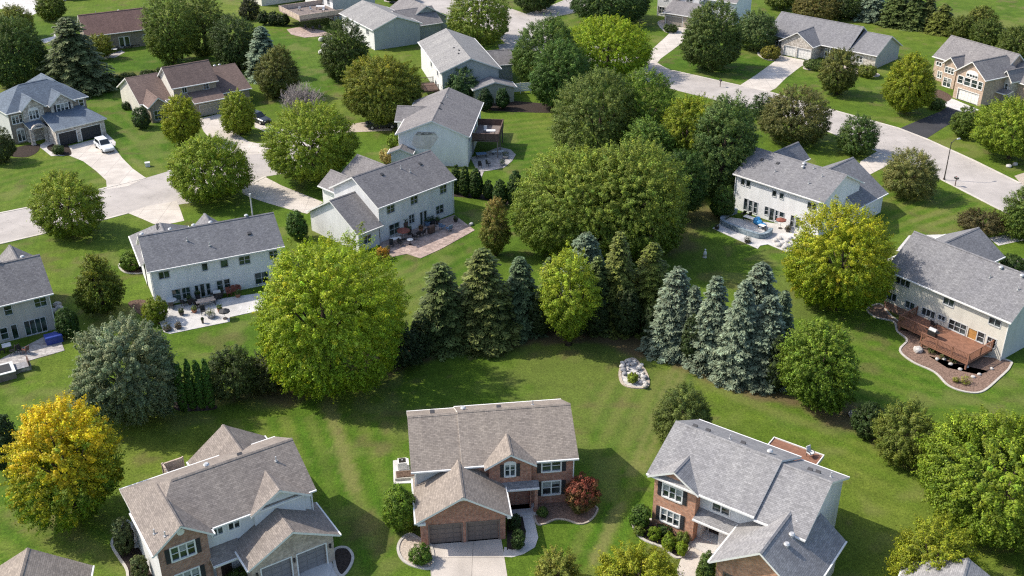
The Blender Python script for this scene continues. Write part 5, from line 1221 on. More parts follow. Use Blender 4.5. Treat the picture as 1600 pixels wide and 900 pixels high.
tree('shrub', (744, 138, 772, 172), 'dark evergreen bush by the sage lean-to wall, left one', (.022, .042, .018), leaf=.24, cat='shrub', clear=0, shape=1.4)
tree('shrub', (772, 136, 797, 170), 'dark evergreen bush by the sage lean-to wall, right one', (.028, .055, .02), leaf=.24, cat='shrub', clear=0, shape=1.4)
tree('shrub', (86, 478, 122, 528), 'dark bush at the right corner of the taupe-sided house', (.032, .06, .016), leaf=.2, cat='shrub', clear=0)
tree('shrub', (1562, 398, 1604, 420), 'dark green shrub beside the drive at the right edge', (.04, .065, .02), leaf=.22, cat='shrub', clear=0)
tree('broadleaf_tree', (1176, 146, 1206, 186), 'small blue-green tree by the kerb left of the bronze tree', (.05, .075, .035), leaf=.28)
# hedge row top right
for bb, lb, c in [((1236, -12, 1312, 30), 'rust-tinged tree in the row behind the ranch house', (.10, .086, .03)), ((1290, -14, 1348, 28), 'dark green tree in the row behind the ranch house', (.04, .055, .02)), ((1196, -20, 1246, 14), 'mid-green tree at the left end of the row behind the ranch house', (.085, .105, .026)),
                  ((1482, 22, 1524, 62), 'green tree in the field hedge right of the evergreens', (.075, .09, .022)), ((1516, 26, 1572, 76), 'dense green tree in the field hedge behind the tan brick house', (.065, .085, .02)), ((1556, 38, 1625, 96), 'green tree in the field hedge at the right edge', (.07, .09, .022)), ((1512, 8, 1556, 44), 'sparse olive tree on the field side of the hedge', (.10, .11, .03))]:
    tree('broadleaf_tree', bb, lb, c, leaf=.34, clear=.2)
for bb, lb, a, b in [((1332, -18, 1386, 34), 'blue-grey conifer in the row behind the ranch house', (.045, .06, .05), (.13, .16, .14)), ((1376, -16, 1422, 42), 'first dark conifer right of the blue-grey one behind the ranch', D_BASE, (.07, .09, .035)), ((1402, -14, 1448, 46), 'second dark conifer right of the blue-grey one behind the ranch', D_BASE, (.07, .09, .035)), ((1430, -8, 1462, 46), 'third dark conifer right of the blue-grey one behind the ranch', (.03, .042, .02), (.09, .10, .04)), ((1448, 6, 1490, 54), 'lighter conifer at the end of the row by the mown field', O_BASE, (.10, .11, .03))]:
    conifer('conifer', bb, lb, a, b, group='evergreens by the field', leaf=.42)
tree('broadleaf_tree', (470, -18, 492, 2), 'dark treetop at the top edge by the white house', (.03, .045, .02), leaf=.3)
tree('shrub', (600, -20, 650, 4), 'dark shrub row at the top edge by the street', (.05, .07, .02), leaf=.3, cat='shrub', clear=0)
tree('broadleaf_tree', (800, -34, 872, 16), 'dark green tree at the top edge on the corner lawn', (.04, .062, .018), leaf=.34)
GA = 'clipped columns beside the silvery tree'; nm = ['first', 'second', 'third', 'fourth']
for i, (a, b) in enumerate([(274, 566), (289, 564), (303, 563), (317, 562)]): arbor((a, b, a+15, b+76), f'{nm[i]} of the four clipped green columns counted from the silvery tree', GA, (.05, .105, .022))
GC = 'columnar evergreens below the raised deck'
for bb, lb in [((704, 258, 720, 302), 'narrow columnar evergreen nearest the cool white house'), ((718, 260, 735, 306), 'columnar evergreen second from the cool white house'), ((733, 263, 754, 308), 'plump columnar evergreen under the tip of the stone patio'),
               ((755, 281, 771, 310), 'smallest columnar evergreen in the row below the raised deck'), ((770, 281, 793, 322), 'columnar evergreen second from the right in the row below the raised deck'), ((792, 267, 818, 322), 'rightmost columnar evergreen of the row below the raised deck')]: arbor(bb, lb, GC, (.035, .062, .018))

for i, (x, y) in enumerate([(112, 120), (150, 116), (182, 112), (212, 108), (240, 104), (268, 100), (300, 97), (330, 96)]):
    tree('shrub', (x, y, x+38, y+22), ['dark hedge bush behind the split-level, nearest the big dark conifer', 'dark hedge bush behind the split-level, second from the big dark conifer', 'third dark hedge bush behind the split-level counted from the left', 'fourth dark hedge bush behind the split-level counted from the left', 'fifth dark hedge bush behind the split-level counted from the left', 'sixth dark hedge bush behind the split-level counted from the left', 'seventh dark hedge bush behind the split-level, by its tall middle roof', 'last dark hedge bush at the right end behind the split-level'][i], (.040, .058, .02), 'shrub', leaf=.3, group='hedge behind the split-level')
for i, x in enumerate([402, 418, 433]):
    tree('shrub', (x, 16+i*2, x+20, 38+i), ['left', 'middle', 'right'][i]+' dark hedge bush between the lawn and the cluttered deck', (.022, .036, .014), 'shrub', leaf=.3, group='short hedge by the cluttered deck')

tree('broadleaf_tree', (975, 175, 1062, 300), 'deep green filler tree in the heart of the central clump', (.06, .10, .022), top=(.09, .135, .028), leaf=.30)
U = 'dark undergrowth of the conifer row'
for bb, lb in [((668, 470, 712, 545), 'dark undergrowth bush between the first two dark conifers'), ((756, 455, 800, 538), 'dark undergrowth bush between the second dark conifer and the blue-green one'), ((826, 450, 862, 528), 'dark undergrowth bush behind the left edge of the yellow-green tapering tree'), ((905, 440, 955, 526), 'dark undergrowth bush behind the right edge of the yellow-green tapering tree'), ((958, 440, 1004, 528), 'dark undergrowth bush between the slender olive conifers'),
               ((1002, 470, 1036, 536), 'dark undergrowth bush left of the first blue spruce'), ((1062, 490, 1100, 570), 'dark undergrowth bush between the first two blue spruces'), ((1200, 520, 1236, 612), 'dark undergrowth bush between the last blue spruce and the rounded green tree'), ((640, 490, 680, 556), 'dark undergrowth bush left of the first dark conifer')]:
    tree('shrub', bb, lb, (.030, .044, .018), 'shrub', leaf=.26, group=U, trunk=False)

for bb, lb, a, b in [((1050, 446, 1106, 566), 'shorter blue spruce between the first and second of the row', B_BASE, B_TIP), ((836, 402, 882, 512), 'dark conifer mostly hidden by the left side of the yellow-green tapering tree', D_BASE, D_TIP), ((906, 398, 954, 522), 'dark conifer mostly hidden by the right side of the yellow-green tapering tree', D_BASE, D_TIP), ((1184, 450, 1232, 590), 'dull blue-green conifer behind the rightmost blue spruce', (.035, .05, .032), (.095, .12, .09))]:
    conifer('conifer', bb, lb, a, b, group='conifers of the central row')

tree('broadleaf_tree', (872, 228, 1018, 392), 'mid-green tree merging the two big central ones, front middle of the clump', (.090, .124, .025), top=(.148, .178, .035), leaf=.28)
# ------------------------------------------------------------------ things
def base_at(px, py, z=0): return Vector(at(px, py, z))
def chair(px, py, rz, label, mat='black', seat='black', z=.05, group='patio chairs', k=1.0):
    p = base_at(px, py, z); e = empty('patio_chair', p, R(rz), label, 'chair', group)
    m = MB(); m.box(-.26*k, .26*k, -.26*k, .26*k, .40, .47); m.build('seat', M[seat], e)
    m = MB(); m.box8([(-.26*k, .22, .47), (.26*k, .22, .47), (.26*k, .27, .47), (-.26*k, .27, .47), (-.25*k, .34, .98), (.25*k, .34, .98), (.25*k, .39, .98), (-.25*k, .39, .98)]); m.build('backrest', M[seat], e)
    for x in (-.23, .23):
        for y in (-.22, .22):
            m = MB(); m.tube([(x*k, y, 0), (x*k*.95, y*.95, .40)], .025, 5); m.build('leg', M[mat], e)
        m = MB(); m.box(x*k*1.15-.03, x*k*1.15+.03, -.24, .26, .62, .66); m.box(x*k*1.15-.02, x*k*1.15+.02, -.24, -.2, .47, .62); m.build('armrest', M[mat], e)
    return e
def table(px, py, rz, label, w=1.6, d=.9, hgt=.73, mat='woodp', leg='black', rnd=False, z=.05):
    p = base_at(px, py, z); e = empty('patio_table', p, R(rz), label, 'table')
    m = MB()
    if rnd: m.cyl(0, 0, hgt-.05, hgt, w/2, 20)
    else: m.box(-w/2, w/2, -d/2, d/2, hgt-.05, hgt)
    m.build('tabletop', M[mat], e)
    if rnd:
        m = MB(); m.cyl(0, 0, .04, hgt-.05, .06, 8); m.build('pedestal', M[leg], e); m = MB(); m.cyl(0, 0, 0, .04, w*.25, 14); m.build('foot', M[leg], e)
    else:
        for sx in (-1, 1):
            for sy in (-1, 1): m = MB(); m.box(sx*(w/2-.09)-.04, sx*(w/2-.09)+.04, sy*(d/2-.09)-.04, sy*(d/2-.09)+.04, 0, hgt-.05); m.build('leg', M[leg], e)
    return e
def grill(px, py, rz, label, z=.05, mat='black'):
    p = base_at(px, py, z); e = empty('barbecue_grill', p, R(rz), label, 'grill')
    m = MB(); m.box(-.45, .45, -.28, .28, .12, .85); m.build('cabinet', M[mat], e)
    m = MB(); m.tube([(-.42, 0, .86), (.42, 0, .86)], .27, 12); m.build('lid', M['metal' if mat == 'black' else mat], e)
    for sx in (-1, 1): m = MB(); m.box(sx*.62-.17, sx*.62+.17, -.25, .25, .80, .84); m.build('side_shelf', M['black'], e)
    for sx in (-.35, .35): m = MB(); m.tube([(sx-.03, -.2, .08), (sx+.03, -.2, .08)], .08, 10); m.build('wheel', M['tyre'], e)
def planter(px, py, label, r=.3, hh=.45, mat='terra', leafc=(.06, .10, .03), z=.05):
    p = base_at(px, py, z); e = empty('planter', p, 0, label, 'planter'); m = MB(); m.cyl(0, 0, 0, hh, r*.75, 12, r2=r); m.cyl(0, 0, hh-.06, hh+.01, r*1.08, 12); m.build('pot', M[mat], e)
    rs = np.random.RandomState(int(px*3+py)); n = 160; u = unit(rs, n); P = u*np.array([r*1.25, r*1.25, r*1.1])*(.5+.5*rs.rand(n, 1)); P[:, 2] += hh+r*.7
    leaf_mesh('plant', P, u+np.array([0, 0, .4]), .15, .1, vary(rs, leafc, n), M['leaf'], e, .7, rs)
def boulder(px, py, r, label, mat='rock', z=0, fl=.7, group=None, seed=0):
    p = base_at(px, py, z); rs = random.Random(int(px*31+py*17)+seed); m = MB(); m.ball((0, 0, r*fl*.55), (r, r*(.7+.3*rs.random()), r*fl), 2, .09, rs); o = m.build('boulder', M[mat], None, False); o.location = p; o.rotation_euler = (0, 0, rs.random()*6)
    return tag(o, label, 'boulder', group)
def umbrella(px, py, label, mat, r=1.2, hgt=2.2, z=.05, closed=False):
    p = base_at(px, py, z); e = empty('patio_umbrella', p, 0, label, 'umbrella')
    m = MB(); m.cyl(0, 0, 0, hgt+.1, .025, 8); m.build('pole', M['metal'], e); m = MB(); m.cyl(0, 0, 0, .09, .26, 14); m.build('base', M['iron'], e)
    m = MB(); N = 8; top = (0, 0, hgt)
    for i in range(N):
        a, b = 6.2832*i/N, 6.2832*(i+1)/N; q = (r*math.cos(a), r*math.sin(a), hgt-.42*r); w_ = (r*math.cos(b), r*math.sin(b), hgt-.42*r)
        m.face([q, w_, top]); m.face([(q[0], q[1], q[2]-.12), (w_[0], w_[1], w_[2]-.12), w_, q])
    m.build('canopy', M[mat], e)
def loft(mb, secs, mi=0):
    for a, b in zip(secs[:-1], secs[1:]):
        n = len(a)
        for i in range(n): j = (i+1) % n; mb.face([a[i], a[j], b[j], b[i]], mi)
    mb.face(secs[0][::-1], mi); mb.face(secs[-1], mi)
def vehicle(name, px, py, rz, label, paint, kind='suv'):
    p = base_at(px, py, .03); e = empty(name, p, R(rz), label, 'truck' if kind == 'pickup' else 'car')
    L, Wd = (5.3, 1.95) if kind == 'pickup' else (4.7, 1.88)
    def sec(x, w, z0, z1, r=.12): return [(x, -w, z0+r), (x, -w+r*.5, z0), (x, w-r*.5, z0), (x, w, z0+r), (x, w, z1-r), (x, w-r, z1), (x, -w+r, z1), (x, -w, z1-r)]
    h = Wd/2; b = MB(); hz = .98 if kind != 'pickup' else 1.08
    loft(b, [sec(-L/2, h*.9, .36, hz-.08), sec(-L/2+.15, h*.98, .30, hz), sec(-.3, h, .28, hz+.02), sec(L*.2, h, .28, hz), sec(L/2-.25, h*.95, .30, hz-.12), sec(L/2, h*.86, .38, hz-.22)]); b.build('body', M[paint], e)
    c = MB(); x0, x1 = (-L*.46, L*.16) if kind == 'suv' else (-.55, L*.18)
    loft(c, [sec(x0, h*.86, hz-.03, hz+.02, .02), sec(x0+.28, h*.80, hz-.03, 1.62, .1), sec(x1-.75, h*.80, hz-.03, 1.64, .1), sec(x1, h*.86, hz-.03, hz+.03, .02)]); c.build('cabin', M[paint], e)
    for sy in (-1, 1):
        g = MB(); y0 = h*.875*sy; y1 = h*.815*sy
        pts = [(x0+.30, y0*1.0, hz+.06), (x1-.28, y0, hz+.06), (x1-.78, y1, 1.54), (x0+.42, y1, 1.54)]; g.face([(x, y+sy*.012, z) for x, y, z in (pts if sy < 0 else pts[::-1])]); g.build('side_window', M['carglass'], e)
    g = MB(); g.face([(x1+.01, -h*.76, hz+.06), (x1+.01, h*.76, hz+.06), (x1-.70, h*.70, 1.60), (x1-.70, -h*.70, 1.60)]); g.build('windscreen', M['carglass'], e)
    g = MB(); g.face([(x0-.012, h*.76, hz+.06), (x0-.012, -h*.76, hz+.06), (x0+.25, -h*.70, 1.56), (x0+.25, h*.70, 1.56)]); g.build('rear_window', M['carglass'], e)
    for sx in (-L*.31, L*.31):
        for sy in (-1, 1):
            m = MB(); m.tube([(sx, sy*(h-.21), .35), (sx, sy*(h+.01), .35)], .35, 14); wo = m.build('wheel', M['tyre'], e); m = MB(); m.tube([(sx, sy*(h+.008), .35), (sx, sy*(h+.025), .35)], .21, 10); m.build('rim', M['metal'], wo)
    for sy in (-1, 1):
        m = MB(); m.box(L/2-.10, L/2+.005, sy*h*.62-.16, sy*h*.62+.16, .60, .74); m.build('headlight', M['white'], e); m = MB(); m.box(-L/2-.012, -L/2+.05, sy*h*.74-.1, sy*h*.74+.1, .62, .88); m.build('tail_light', M['lampred'], e)
        m = MB(); m.box(x1-.35, x1-.18, sy*(h+.10)-.08, sy*(h+.10)+.08, hz+.02, hz+.18); m.build('wing_mirror', M[paint], e)
    m = MB(); m.box(L/2-.04, L/2+.03, -h*.8, h*.8, .36, .52); m.box(-L/2-.04, -L/2+.03, -h*.8, h*.8, .38, .54); m.build('bumper', M['black' if paint == 'cardark' else 'metal'], e)
    if kind == 'pickup':
        m = MB(); m.box(-L/2+.12, -.62, -h*.82, h*.82, hz-.02, hz+.028); m.build('bed_floor', M['black'], e)
        m = MB(); [m.tube([(x, -h*.85, hz), (x, -h*.85, hz+.55), (x, h*.85, hz+.55), (x, h*.85, hz)], .035, 5) for x in (-L/2+.2, -.75)]; [m.tube([(-L/2+.2, s_*h*.85, hz+.55), (-.75, s_*h*.85, hz+.55)], .035, 5) for s_ in (-1, 1)]; m.build('ladder_rack', M['metal'], e)
    return e
vehicle('parked_car', 164, 233, -52, 'silver car parked on the pale drive before the dark garage doors', 'carwhite')
vehicle('parked_car', 405, 190, -40, 'dark car parked behind the small yellow-green tree by the split-level', 'cardark')
vehicle('pickup_truck', 597, 199, 188, 'dark pickup with a ladder rack on the strip of gravel drive', 'cardark', 'pickup')
# street lamp and mailbox
a = base_at(1475, 281); b_top = 8.6
lo_, hi_ = 2., 16.
for _ in range(40):
    mid_ = (lo_+hi_)/2
    if rowof(a.x, a.y, mid_) > 222: lo_ = mid_
    else: hi_ = mid_
e = empty('street_lamp', a, 0, 'tall thin street lamp with a short arm on the grass verge', 'street lamp')
m = MB(); m.tube([(0, 0, 0), (0, 0, lo_)], [.10, .06], 8); m.cyl(0, 0, 0, .3, .16, 10); m.build('pole', M['iron'], e)
m = MB(); m.tube([(0, 0, lo_-.2), (.5, .25, lo_+.25), (1.1, .55, lo_+.3)], .045, 6); m.build('arm', M['iron'], e)
m = MB(); m.box8([(.95, .36, lo_+.2), (1.55, .66, lo_+.2), (1.45, .86, lo_+.2), (.85, .56, lo_+.2), (1.0, .42, lo_+.38), (1.45, .65, lo_+.38), (1.38, .80, lo_+.38), (.93, .56, lo_+.38)]); m.build('lamp_head', M['metal'], e)
def mailbox(px, py, rz, label):
    e = empty('mailbox', base_at(px, py), R(rz), label, 'mailbox'); m = MB(); m.box(-.05, .05, -.05, .05, 0, 1.2); m.build('post', M['woodd'], e)
    m = MB(); m.box(-.14, .14, -.32, .32, 1.15, 1.32); m.tube([(0, -.32, 1.32), (0, .32, 1.32)], .14, 10); m.build('box', M['black'], e); m = MB(); m.box(.142, .16, .1, .2, 1.35, 1.5); m.build('flag', M['lampred'], e)
mailbox(1492, 291, 30, 'dark mailbox on a post at the kerb right of the street lamp'); mailbox(1125, 136, 20, 'dark mailbox by the kerb beyond the central trees')
# boulder ring on the lawn
rs_ = random.Random(4)
_k = 0
for _ in range(400):
    px, py = rs_.uniform(971, 1012), rs_.uniform(561, 606)
    if _k >= 34: break
    if ((px-984)/14)**2+((py-575)/13)**2 < 1 or ((px-1000)/9)**2+((py-579)/10)**2 < 1 or ((px-1006)/9)**2+((py-597)/8)**2 < 1:
        boulder(px, py, rs_.uniform(.17, .34), 'pale rounded rock in the heap on the open lawn', ('rock', 'rockg', 'rock', 'edge')[_k % 4], z=.03+.22*rs_.random(), group='rocks of the lawn heap', seed=_k); _k += 1
boulder(1333, 650, .55, 'bluish grey boulder in the shade by the ivy-like shrub', 'rockg'); boulder(1392, 700, .3, 'small stone at the foot of the rounded olive bush', 'rock')
boulder(1434, 549, .55, 'large pale boulder at the left of the red deck bed', 'rock')
for px, py in [(1485, 570), (1500, 578), (1520, 590), (1530, 586), (1549, 577), (1464, 562), (1510, 574), (1475, 562)]: boulder(px, py, .24, 'pale stone lining the bed below the red deck', 'rock', group='stones below the red deck')
for px, py in [(1576, 261), (1586, 258)]: boulder(px, py, .45, 'small pale rock on the verge at the right edge', 'rock', group='rocks on the right verge')
for px, py in [(78, 521), (84, 488), (90, 478), (93, 484)][1:]: boulder(px, py, .5, 'pale rock beside the corner of the taupe-sided house', 'rock', group='rocks by the taupe house')
for px, py in [(502, 64), (508, 74), (503, 84), (510, 86), (514, 62)]: boulder(px, py, .8, 'pale boulder in the line left of the dark green tree', 'rock', group='boulders near the cluttered deck')
planter(1493, 597, 'tuft of golden grass in the red deck bed', .3, .1, 'mulch', (.15, .15, .03), 0); planter(1508, 599, 'yellow-green plant at the front tip of the red deck bed', .5, .08, 'mulch', (.17, .17, .03), 0)
for px, py in [(1445, 540), (1456, 552), (1474, 560), (1490, 566), (1418, 505), (1412, 515)]: planter(px, py, 'small leafy plant along the edge of the red deck', .4, .08, 'mulch', (.08, .09, .04), 0)
for o in [o for o in COL.objects if o.get('label') == 'small leafy plant along the edge of the red deck']: o['group'] = 'plants along the red deck'
# red deck
grill(1456, 527, -53, 'dark kettle-topped barbecue grill in the middle of the red deck', 1.0); chair(1458, 512, 120, 'dark patio chair on the red deck behind the grill', z=1.0)
# pale blue house patio
CH = 'chairs on the wide concrete patio'
chair(268, 482, 200, 'dark patio chair at the left end of the wide concrete patio', group=CH); table(269, 477, 20, 'small round white-topped table at the left end of the wide concrete patio', 1.2, rnd=True, mat='cloth')
table(322, 477, 25, 'pinkish rectangular dining table in front of the glass doors', 2.2, 1.0, mat='woodp')
for px, py, rz, lb in [(288, 478, 150, 'dark patio chair second from the left on the wide concrete patio'), (300, 476, 200, 'dark patio chair by the left windows of the wide concrete patio'), (308, 481, 40, 'dark patio chair at the left side of the pinkish dining table'), (335, 472, 240, 'dark patio chair behind the pinkish dining table'), (318, 491, 20, 'dark patio chair in front of the pinkish dining table')]: chair(px, py, rz, lb, group=CH)
for px, py, lb in [(358, 462, 'red-brown patio chair nearest the double window'), (366, 459, 'red-brown patio chair second along the wall right of the double window'), (373, 455, 'red-brown patio chair third along the wall right of the double window'), (379, 449, 'red-brown patio chair half hidden by the largest maple')]: chair(px, py, 30, lb, 'redb', 'redb', group='red-brown chairs by the wall')
umbrella(352, 498, 'dark little parasol near the front edge of the wide concrete patio', 'shutter', .65, 1.3)
planter(330, 496, 'low planter left of the dark little parasol', .5, .4, 'rockg', (.10, .11, .06)); planter(262, 516, 'dark bowl planter at the front left corner of the concrete patio', .45, .25, 'iron', (.06, .06, .03)); planter(279, 513, 'second bowl planter near the front left corner of the concrete patio', .35, .25, 'iron', (.08, .06, .04)); planter(310, 470, 'tall dark planter between the windows and the glass doors', .3, .9, 'shutter', (.03, .05, .02))
planter(317, 505, 'thin little ornament pot alone on the concrete patio', .15, .5, 'iron', (.04, .05, .03))
grill(340, 467, 25, 'barbecue grill under covers right of the glass doors'); 
# paver patio
umbrella(631, 374, 'red-brown parasol beside the cool white house windows', 'redb', .9, 1.7); table(641, 382, 0, 'small white round table on the paver patio', .8, rnd=True, mat='white'); table(619, 380, 30, 'oblong white table amid dark chairs on the paver patio', 1.3, .7, mat='white')
for px, py, rz, lb in [(612, 386, 10, 'dark chair nearest the orange bush on the paver patio'), (626, 384, 60, 'dark chair between the white tables on the paver patio'), (648, 374, 130, 'dark chair right of the red-brown parasol'), (654, 370, 200, 'dark chair second right of the red-brown parasol'), (661, 368, 240, 'dark chair third right of the red-brown parasol')]: chair(px, py, rz, lb, group='dark chairs on the paver patio')
grill(674, 364, 46, 'long dark covered grill near the glass doors of the paver patio', mat='woodd')
chair(691, 358, 150, 'blue cushioned chair left of its twin on the paver patio', 'bluec', 'bluec', group='blue chairs on the paver patio', k=1.3); chair(702, 361, 220, 'blue cushioned chair right of its twin on the paver patio', 'bluec', 'bluec', group='blue chairs on the paver patio', k=1.3)
planter(633, 362, 'tall dark topiary pot against the cool white wall', .45, 1.4, 'woodd', (.05, .055, .02)); planter(676, 350, 'dark leafy pot by the right glass doors of the paver patio', .4, .6, 'shutter', (.03, .05, .03)); planter(668, 352, 'bluish pot left of the right glass doors of the paver patio', .4, .5, 'bluec', (.05, .07, .05)); boulder(736, 352, .4, 'tan rock at the far right corner of the paver patio', 'rock')
# seat wall patio
P_ = smoothpoly([at(*p)[:2] for p in [(1150, 333), (1136, 338), (1128, 346), (1130, 352), (1150, 361), (1175, 370), (1190, 373), (1200, 369), (1204, 364)]], False, 6)
o = strip('seat_wall', P_, .5, .0, .75, M['seatwall'], kind=None); tag(o, 'curved blue-grey stone seat wall wrapping the patio', 'wall')

def tarp(px, py, parts, label):
    rs = random.Random(int(px)); m = MB()
    for x, y, z, a, b, c in parts: m.ball((x, y, z), (a, b, c), 2, .10, rs)
    o = m.build('covered_furniture', M['blue'], None, False); o.location = base_at(px, py, .05); o.rotation_euler = (0, 0, R(-46)); tag(o, label, 'tarp')
tarp(1186, 352, [(-.4, .1, .5, .6, .5, .62), (.1, -.1, .4, .55, .45, .42), (.6, -.1, .25, .6, .4, .3)], 'bright blue tarp heaped over furniture by the windows of the pale blue-white house')

table(1172, 346, -46, 'long white table left of the bright blue tarp', 1.9, .8, .6, 'white'); table(1190, 357, -46, 'small white table below the bright blue tarp', .9, .7, .5, 'white')
umbrella(1219, 357, 'little red-brown parasol right of the bright blue tarp', 'redb', .7, 1.6); chair(1198, 366, 100, 'dark chair at the right end of the seat wall', group='chairs inside the seat wall'); chair(1161, 338, 200, 'dark chair behind the long white table, near the corner windows', group='chairs inside the seat wall'); chair(1170, 340, 200, 'second dark chair behind the long white table', group='chairs inside the seat wall')
planter(1168, 379, 'dark bowl on the outer edge of the seat-wall patio', .4, .2, 'iron', (.05, .05, .04)); planter(1120, 358, 'dark pot at the left tip of the seat-wall patio', .3, .2, 'iron', (.05, .05, .04)); planter(1231, 362, 'dark pot right of the little red-brown parasol', .35, .4, 'iron', (.06, .05, .03))
rs_ = random.Random(9)
for px, py in [(1212, 377), (1218, 373), (1222, 381), (1228, 386), (1230, 378), (1236, 383), (1216, 384), (1224, 388), (1235, 374)]: boulder(px, py, .3+.2*rs_.random(), 'white stone on the right part of the seat-wall patio', 'rock', .05, group='white stones on the seat-wall patio')
# taupe house patio
e = empty('storage_box', base_at(85, 534, .05), R(32), 'shiny blue deck box by the corner of the taupe-sided house', 'box'); m = MB(); m.box(-.85, .85, -.5, .5, 0, .72); m.build('body', M['bluebox'], e); m = MB(); m.box8([(-.9, -.55, .721), (.9, -.55, .721), (.9, .55, .721), (-.9, .55, .721), (-.86, -.5, .86), (.86, -.5, .86), (.86, .5, .92), (-.86, .5, .92)]); m.build('lid', M['bluebox'], e)
table(12, 548, 30, 'small white square table on the taupe house patio', .9, .9, mat='cloth'); chair(4, 551, 120, 'dark chair left of the small white square table', group='chairs on the taupe house patio'); chair(20, 553, 300, 'dark chair right of the small white square table', group='chairs on the taupe house patio'); chair(33, 552, 60, 'dark chair of the pair nearest the sliding door', group='chairs on the taupe house patio'); chair(41, 552, 250, 'brown chair of the pair nearest the sliding door', 'redb', 'woodd', group='chairs on the taupe house patio')
e = empty('hot_tub', base_at(6, 588), R(32), 'square hot tub with pale rim at the left edge of the taupe house patio', 'hot tub'); m = MB(); m.box(-1.1, 1.1, -1.1, 1.1, 0, .8); m.build('cabinet', M['woodg'], e); m = MB(); m.box(-1.15, 1.15, -1.15, 1.15, .801, .88); m.build('rim', M['cloth'], e); m = MB(); m.box(-.8, .8, -.8, .8, .881, .92); m.build('cover', M['shutter'], e)
e = empty('low_wall', base_at(26, 580), R(32), 'low grey planter wall stepping off the taupe house patio', 'wall'); m = MB(); m.box(-1.5, 1.4, -.55, .55, 0, .45); m.build('wall', M['stone'], e); m = MB(); m.box(-1.55, 1.45, -.6, .6, .451, .53); m.build('cap', M['rockg'], e); m = MB(); m.box(1.2, 1.35, -.58, .62, .531, 1.15); m.build('end_post', M['woodd'], e)
# centre house yard box
e = empty('air_conditioner', base_at(629, 731), R(8), 'white air-conditioning box with dark fan grille left of the centre house', 'air conditioner'); m = MB(); m.box(-.40, .40, -.40, .40, .06, .82); m.build('cabinet', M['white'], e); m = MB(); m.box(-.31, .31, -.31, .31, .821, .86); m.build('fan_grille', M['dark'], e); m = MB(); m.box(-.06, .06, -.06, .06, .861, .90); m.build('fan_hub', M['metal'], e)
e = empty('planter_box', base_at(633, 745), R(8), 'brown bark-filled planter box beside the air-conditioning box', 'planter'); m = MB(); m.box(-.9, .9, -.55, .55, 0, .3); m.build('box', M['edge'], e); m = MB(); m.box(-.78, .78, -.45, .45, .301, .36); m.build('bark_fill', M['mulch'], e)
sheet('patio', [(614, 720), (638, 716), (643, 755), (615, 756)], .03, M['patioc'])
# rear deck of the orange brick house, raised deck, top deck
def onroof(h, x, y, z): 
    c, s_ = math.cos(h[2]), math.sin(h[2]); return Vector((h[0]+x*c-y*s_, h[1]+x*s_+y*c, z))
def chair_w(v, rz, label, seat='cloth', group=None):
    e = chair(800, 400, rz, label, 'iron', seat, 0, group); e.location = v; return e
chair_w(onroof((11.23, 71.54, R(-35.4)), 8.7, 14.2, 2.0), 30, 'white-cushioned chair on the red rear deck'); 
hd = (-6.4, 153.43, R(84.1)); chair_w(onroof(hd, 8, -1.4, 2.9), 0, 'white-cushioned chair on the raised grey deck'); e = table(800, 400, 0, 'pale table on the raised grey deck', 1.4, .9, mat='cloth'); e.location = onroof(hd, 7, -2.4, 2.9)
table(778, 241, 10, 'long pale bench table under the edge of the raised grey deck', 1.8, .6, .5, 'cloth'); table(752, 246, 10, 'bluish covered table under the raised grey deck', 1.6, 1.0, .7, 'bluec'); chair(763, 260, 60, 'dark chair on the stone patio below the raised deck', group='chairs below the raised deck'); chair(750, 262, 10, 'second dark chair on the stone patio below the raised deck', group='chairs below the raised deck'); planter(790, 247, 'dark planting pot in the curve of the stone patio', .5, .35, 'rockg', (.04, .055, .03)); planter(785, 258, 'dark pot at the right tip of the stone patio', .4, .3, 'rockg', (.04, .055, .03))
ht = (-31.0, 250.3, R(124))
for x, y, rz, lb in [(-1, 14, 0, 'pale chair on the timber deck at the top edge, near one'), (1, 16, 60, 'pale chair on the timber deck at the top edge, middle one'), (3, 18, 200, 'pale chair on the timber deck at the top edge, far one')]: chair_w(onroof(ht, x, y, 2.7), rz, lb, 'cloth', 'pale chairs on the timber deck')
e = table(800, 400, 0, 'pale table on the timber deck at the top edge', 2.0, 1.2, mat='cloth'); e.location = onroof(ht, 1.5, 13.5, 2.7)
for px, py, lb in [(478, 46, 'dark chair in the shade below the timber deck, left one'), (490, 48, 'dark chair in the shade below the timber deck, middle one'), (500, 46, 'dark chair in the shade below the timber deck, right one')]: chair(px, py, 30, lb, group='chairs below the timber deck')
# ranch patio
chair(172, 84, 10, 'dark chair on the rust-roofed ranch patio', group='chairs on the ranch patio'); chair(186, 80, 60, 'dark chair nearest the ranch patio door', group='chairs on the ranch patio'); table(179, 82, 0, 'white table on the rust-roofed ranch patio', 1.2, .8, mat='white')
for px, py, lb in [(200, 75, 'dark bench by the ranch wall, left one'), (212, 73, 'dark bench by the ranch wall, right one')]: table(px, py, 30, lb, 1.6, .5, .45, 'shutter')
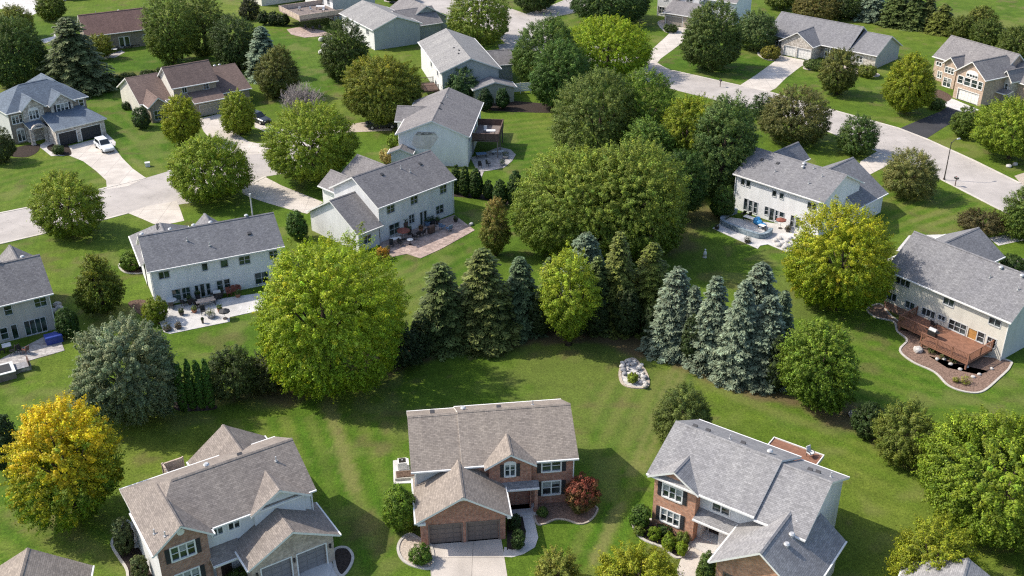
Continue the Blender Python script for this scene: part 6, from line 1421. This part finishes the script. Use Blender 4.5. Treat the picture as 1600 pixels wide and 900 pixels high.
# white lean-to fence
e = empty('fence', base_at(822, 142), 0, 'low white slatted fence beside the sage lean-to', 'fence')
a, b = base_at(797, 147), base_at(845, 143); d = (b-a); o_ = base_at(822, 142); m = MB(); L = d.length; dn = d.normalized(); nn = Vector((-dn.y, dn.x, 0))*.03
for k in range(5):
    z0 = .35+k*.32; p0, p1 = a-o_, b-o_; m.box8([tuple(p0-nn+Vector((0, 0, z0))), tuple(p1-nn+Vector((0, 0, z0))), tuple(p1+nn+Vector((0, 0, z0))), tuple(p0+nn+Vector((0, 0, z0))), tuple(p0-nn+Vector((0, 0, z0+.27))), tuple(p1-nn+Vector((0, 0, z0+.27))), tuple(p1+nn+Vector((0, 0, z0+.27))), tuple(p0+nn+Vector((0, 0, z0+.27)))])
m.build('slats', M['white'], e)
for k in range(4): q = a-o_ + d*(k/3); m = MB(); m.box(q.x-.06, q.x+.06, q.y-.1, q.y+.02, 0, 2.0); m.build('post', M['white'], e)
# little things on the lawns
e = empty('garden_statue', base_at(1101, 402), 0, 'little white garden statue alone on the shaded lawn', 'statue'); m = MB(); m.cyl(0, 0, 0, .25, .28, 10, r2=.2); m.build('plinth', M['rock'], e); m = MB(); m.tube([(0, 0, .25), (0, 0, .6), (0, 0, .85), (0, 0, .95)], [.2, .24, .14, .08], 10); m.ball((0, 0, 1.05), .13, 2); m.build('figure', M['white'], e, True)
def utility(px, py, label):
    e = empty('utility_box', base_at(px, py), R(20), label, 'utility box'); m = MB(); m.box(-.35, .35, -.3, .3, 0, .6); m.build('cabinet', M['cloth'], e); m = MB(); m.box(-.38, .38, -.33, .33, .601, .66); m.build('lid', M['cloth'], e)
utility(231, 260, 'small pale utility box on the lawn near the left street'); utility(217, 852, 'white utility box on gravel by the left wall of the brown brick wing')

for px, py, lb, hh, c in [(297, 475, 'slim pot against the wall between the left windows of the pale blue house', .7, (.05, .07, .03)), (346, 463, 'pot with dark leaves right of the glass doors of the pale blue house', .6, (.04, .06, .03)), (284, 492, 'low pot in the shade at the left of the concrete patio', .4, (.06, .07, .04)), (304, 488, 'small clay pot in the middle left of the concrete patio', .35, (.08, .10, .03)), (344, 487, 'clay pot behind the dark little parasol', .45, (.06, .09, .03)), (372, 464, 'clay pot in front of the red-brown chairs', .4, (.07, .09, .03)),
                       (606, 394, 'clay pot next to the orange bush on the paver patio', .4, (.10, .09, .03)), (640, 366, 'tall leafy pot behind the dark chairs of the paver patio', .7, (.04, .07, .03)), (684, 350, 'leafy pot behind the blue cushioned chairs', .6, (.05, .08, .03)), (658, 362, 'reddish pot by the wall behind the dark covered grill', .5, (.12, .06, .03)), (712, 346, 'small pot near the far wall corner of the paver patio', .35, (.06, .08, .03))]: planter(px, py, lb, .3, hh, 'terra' if 'clay' in lb or 'red' in lb else 'iron', c)
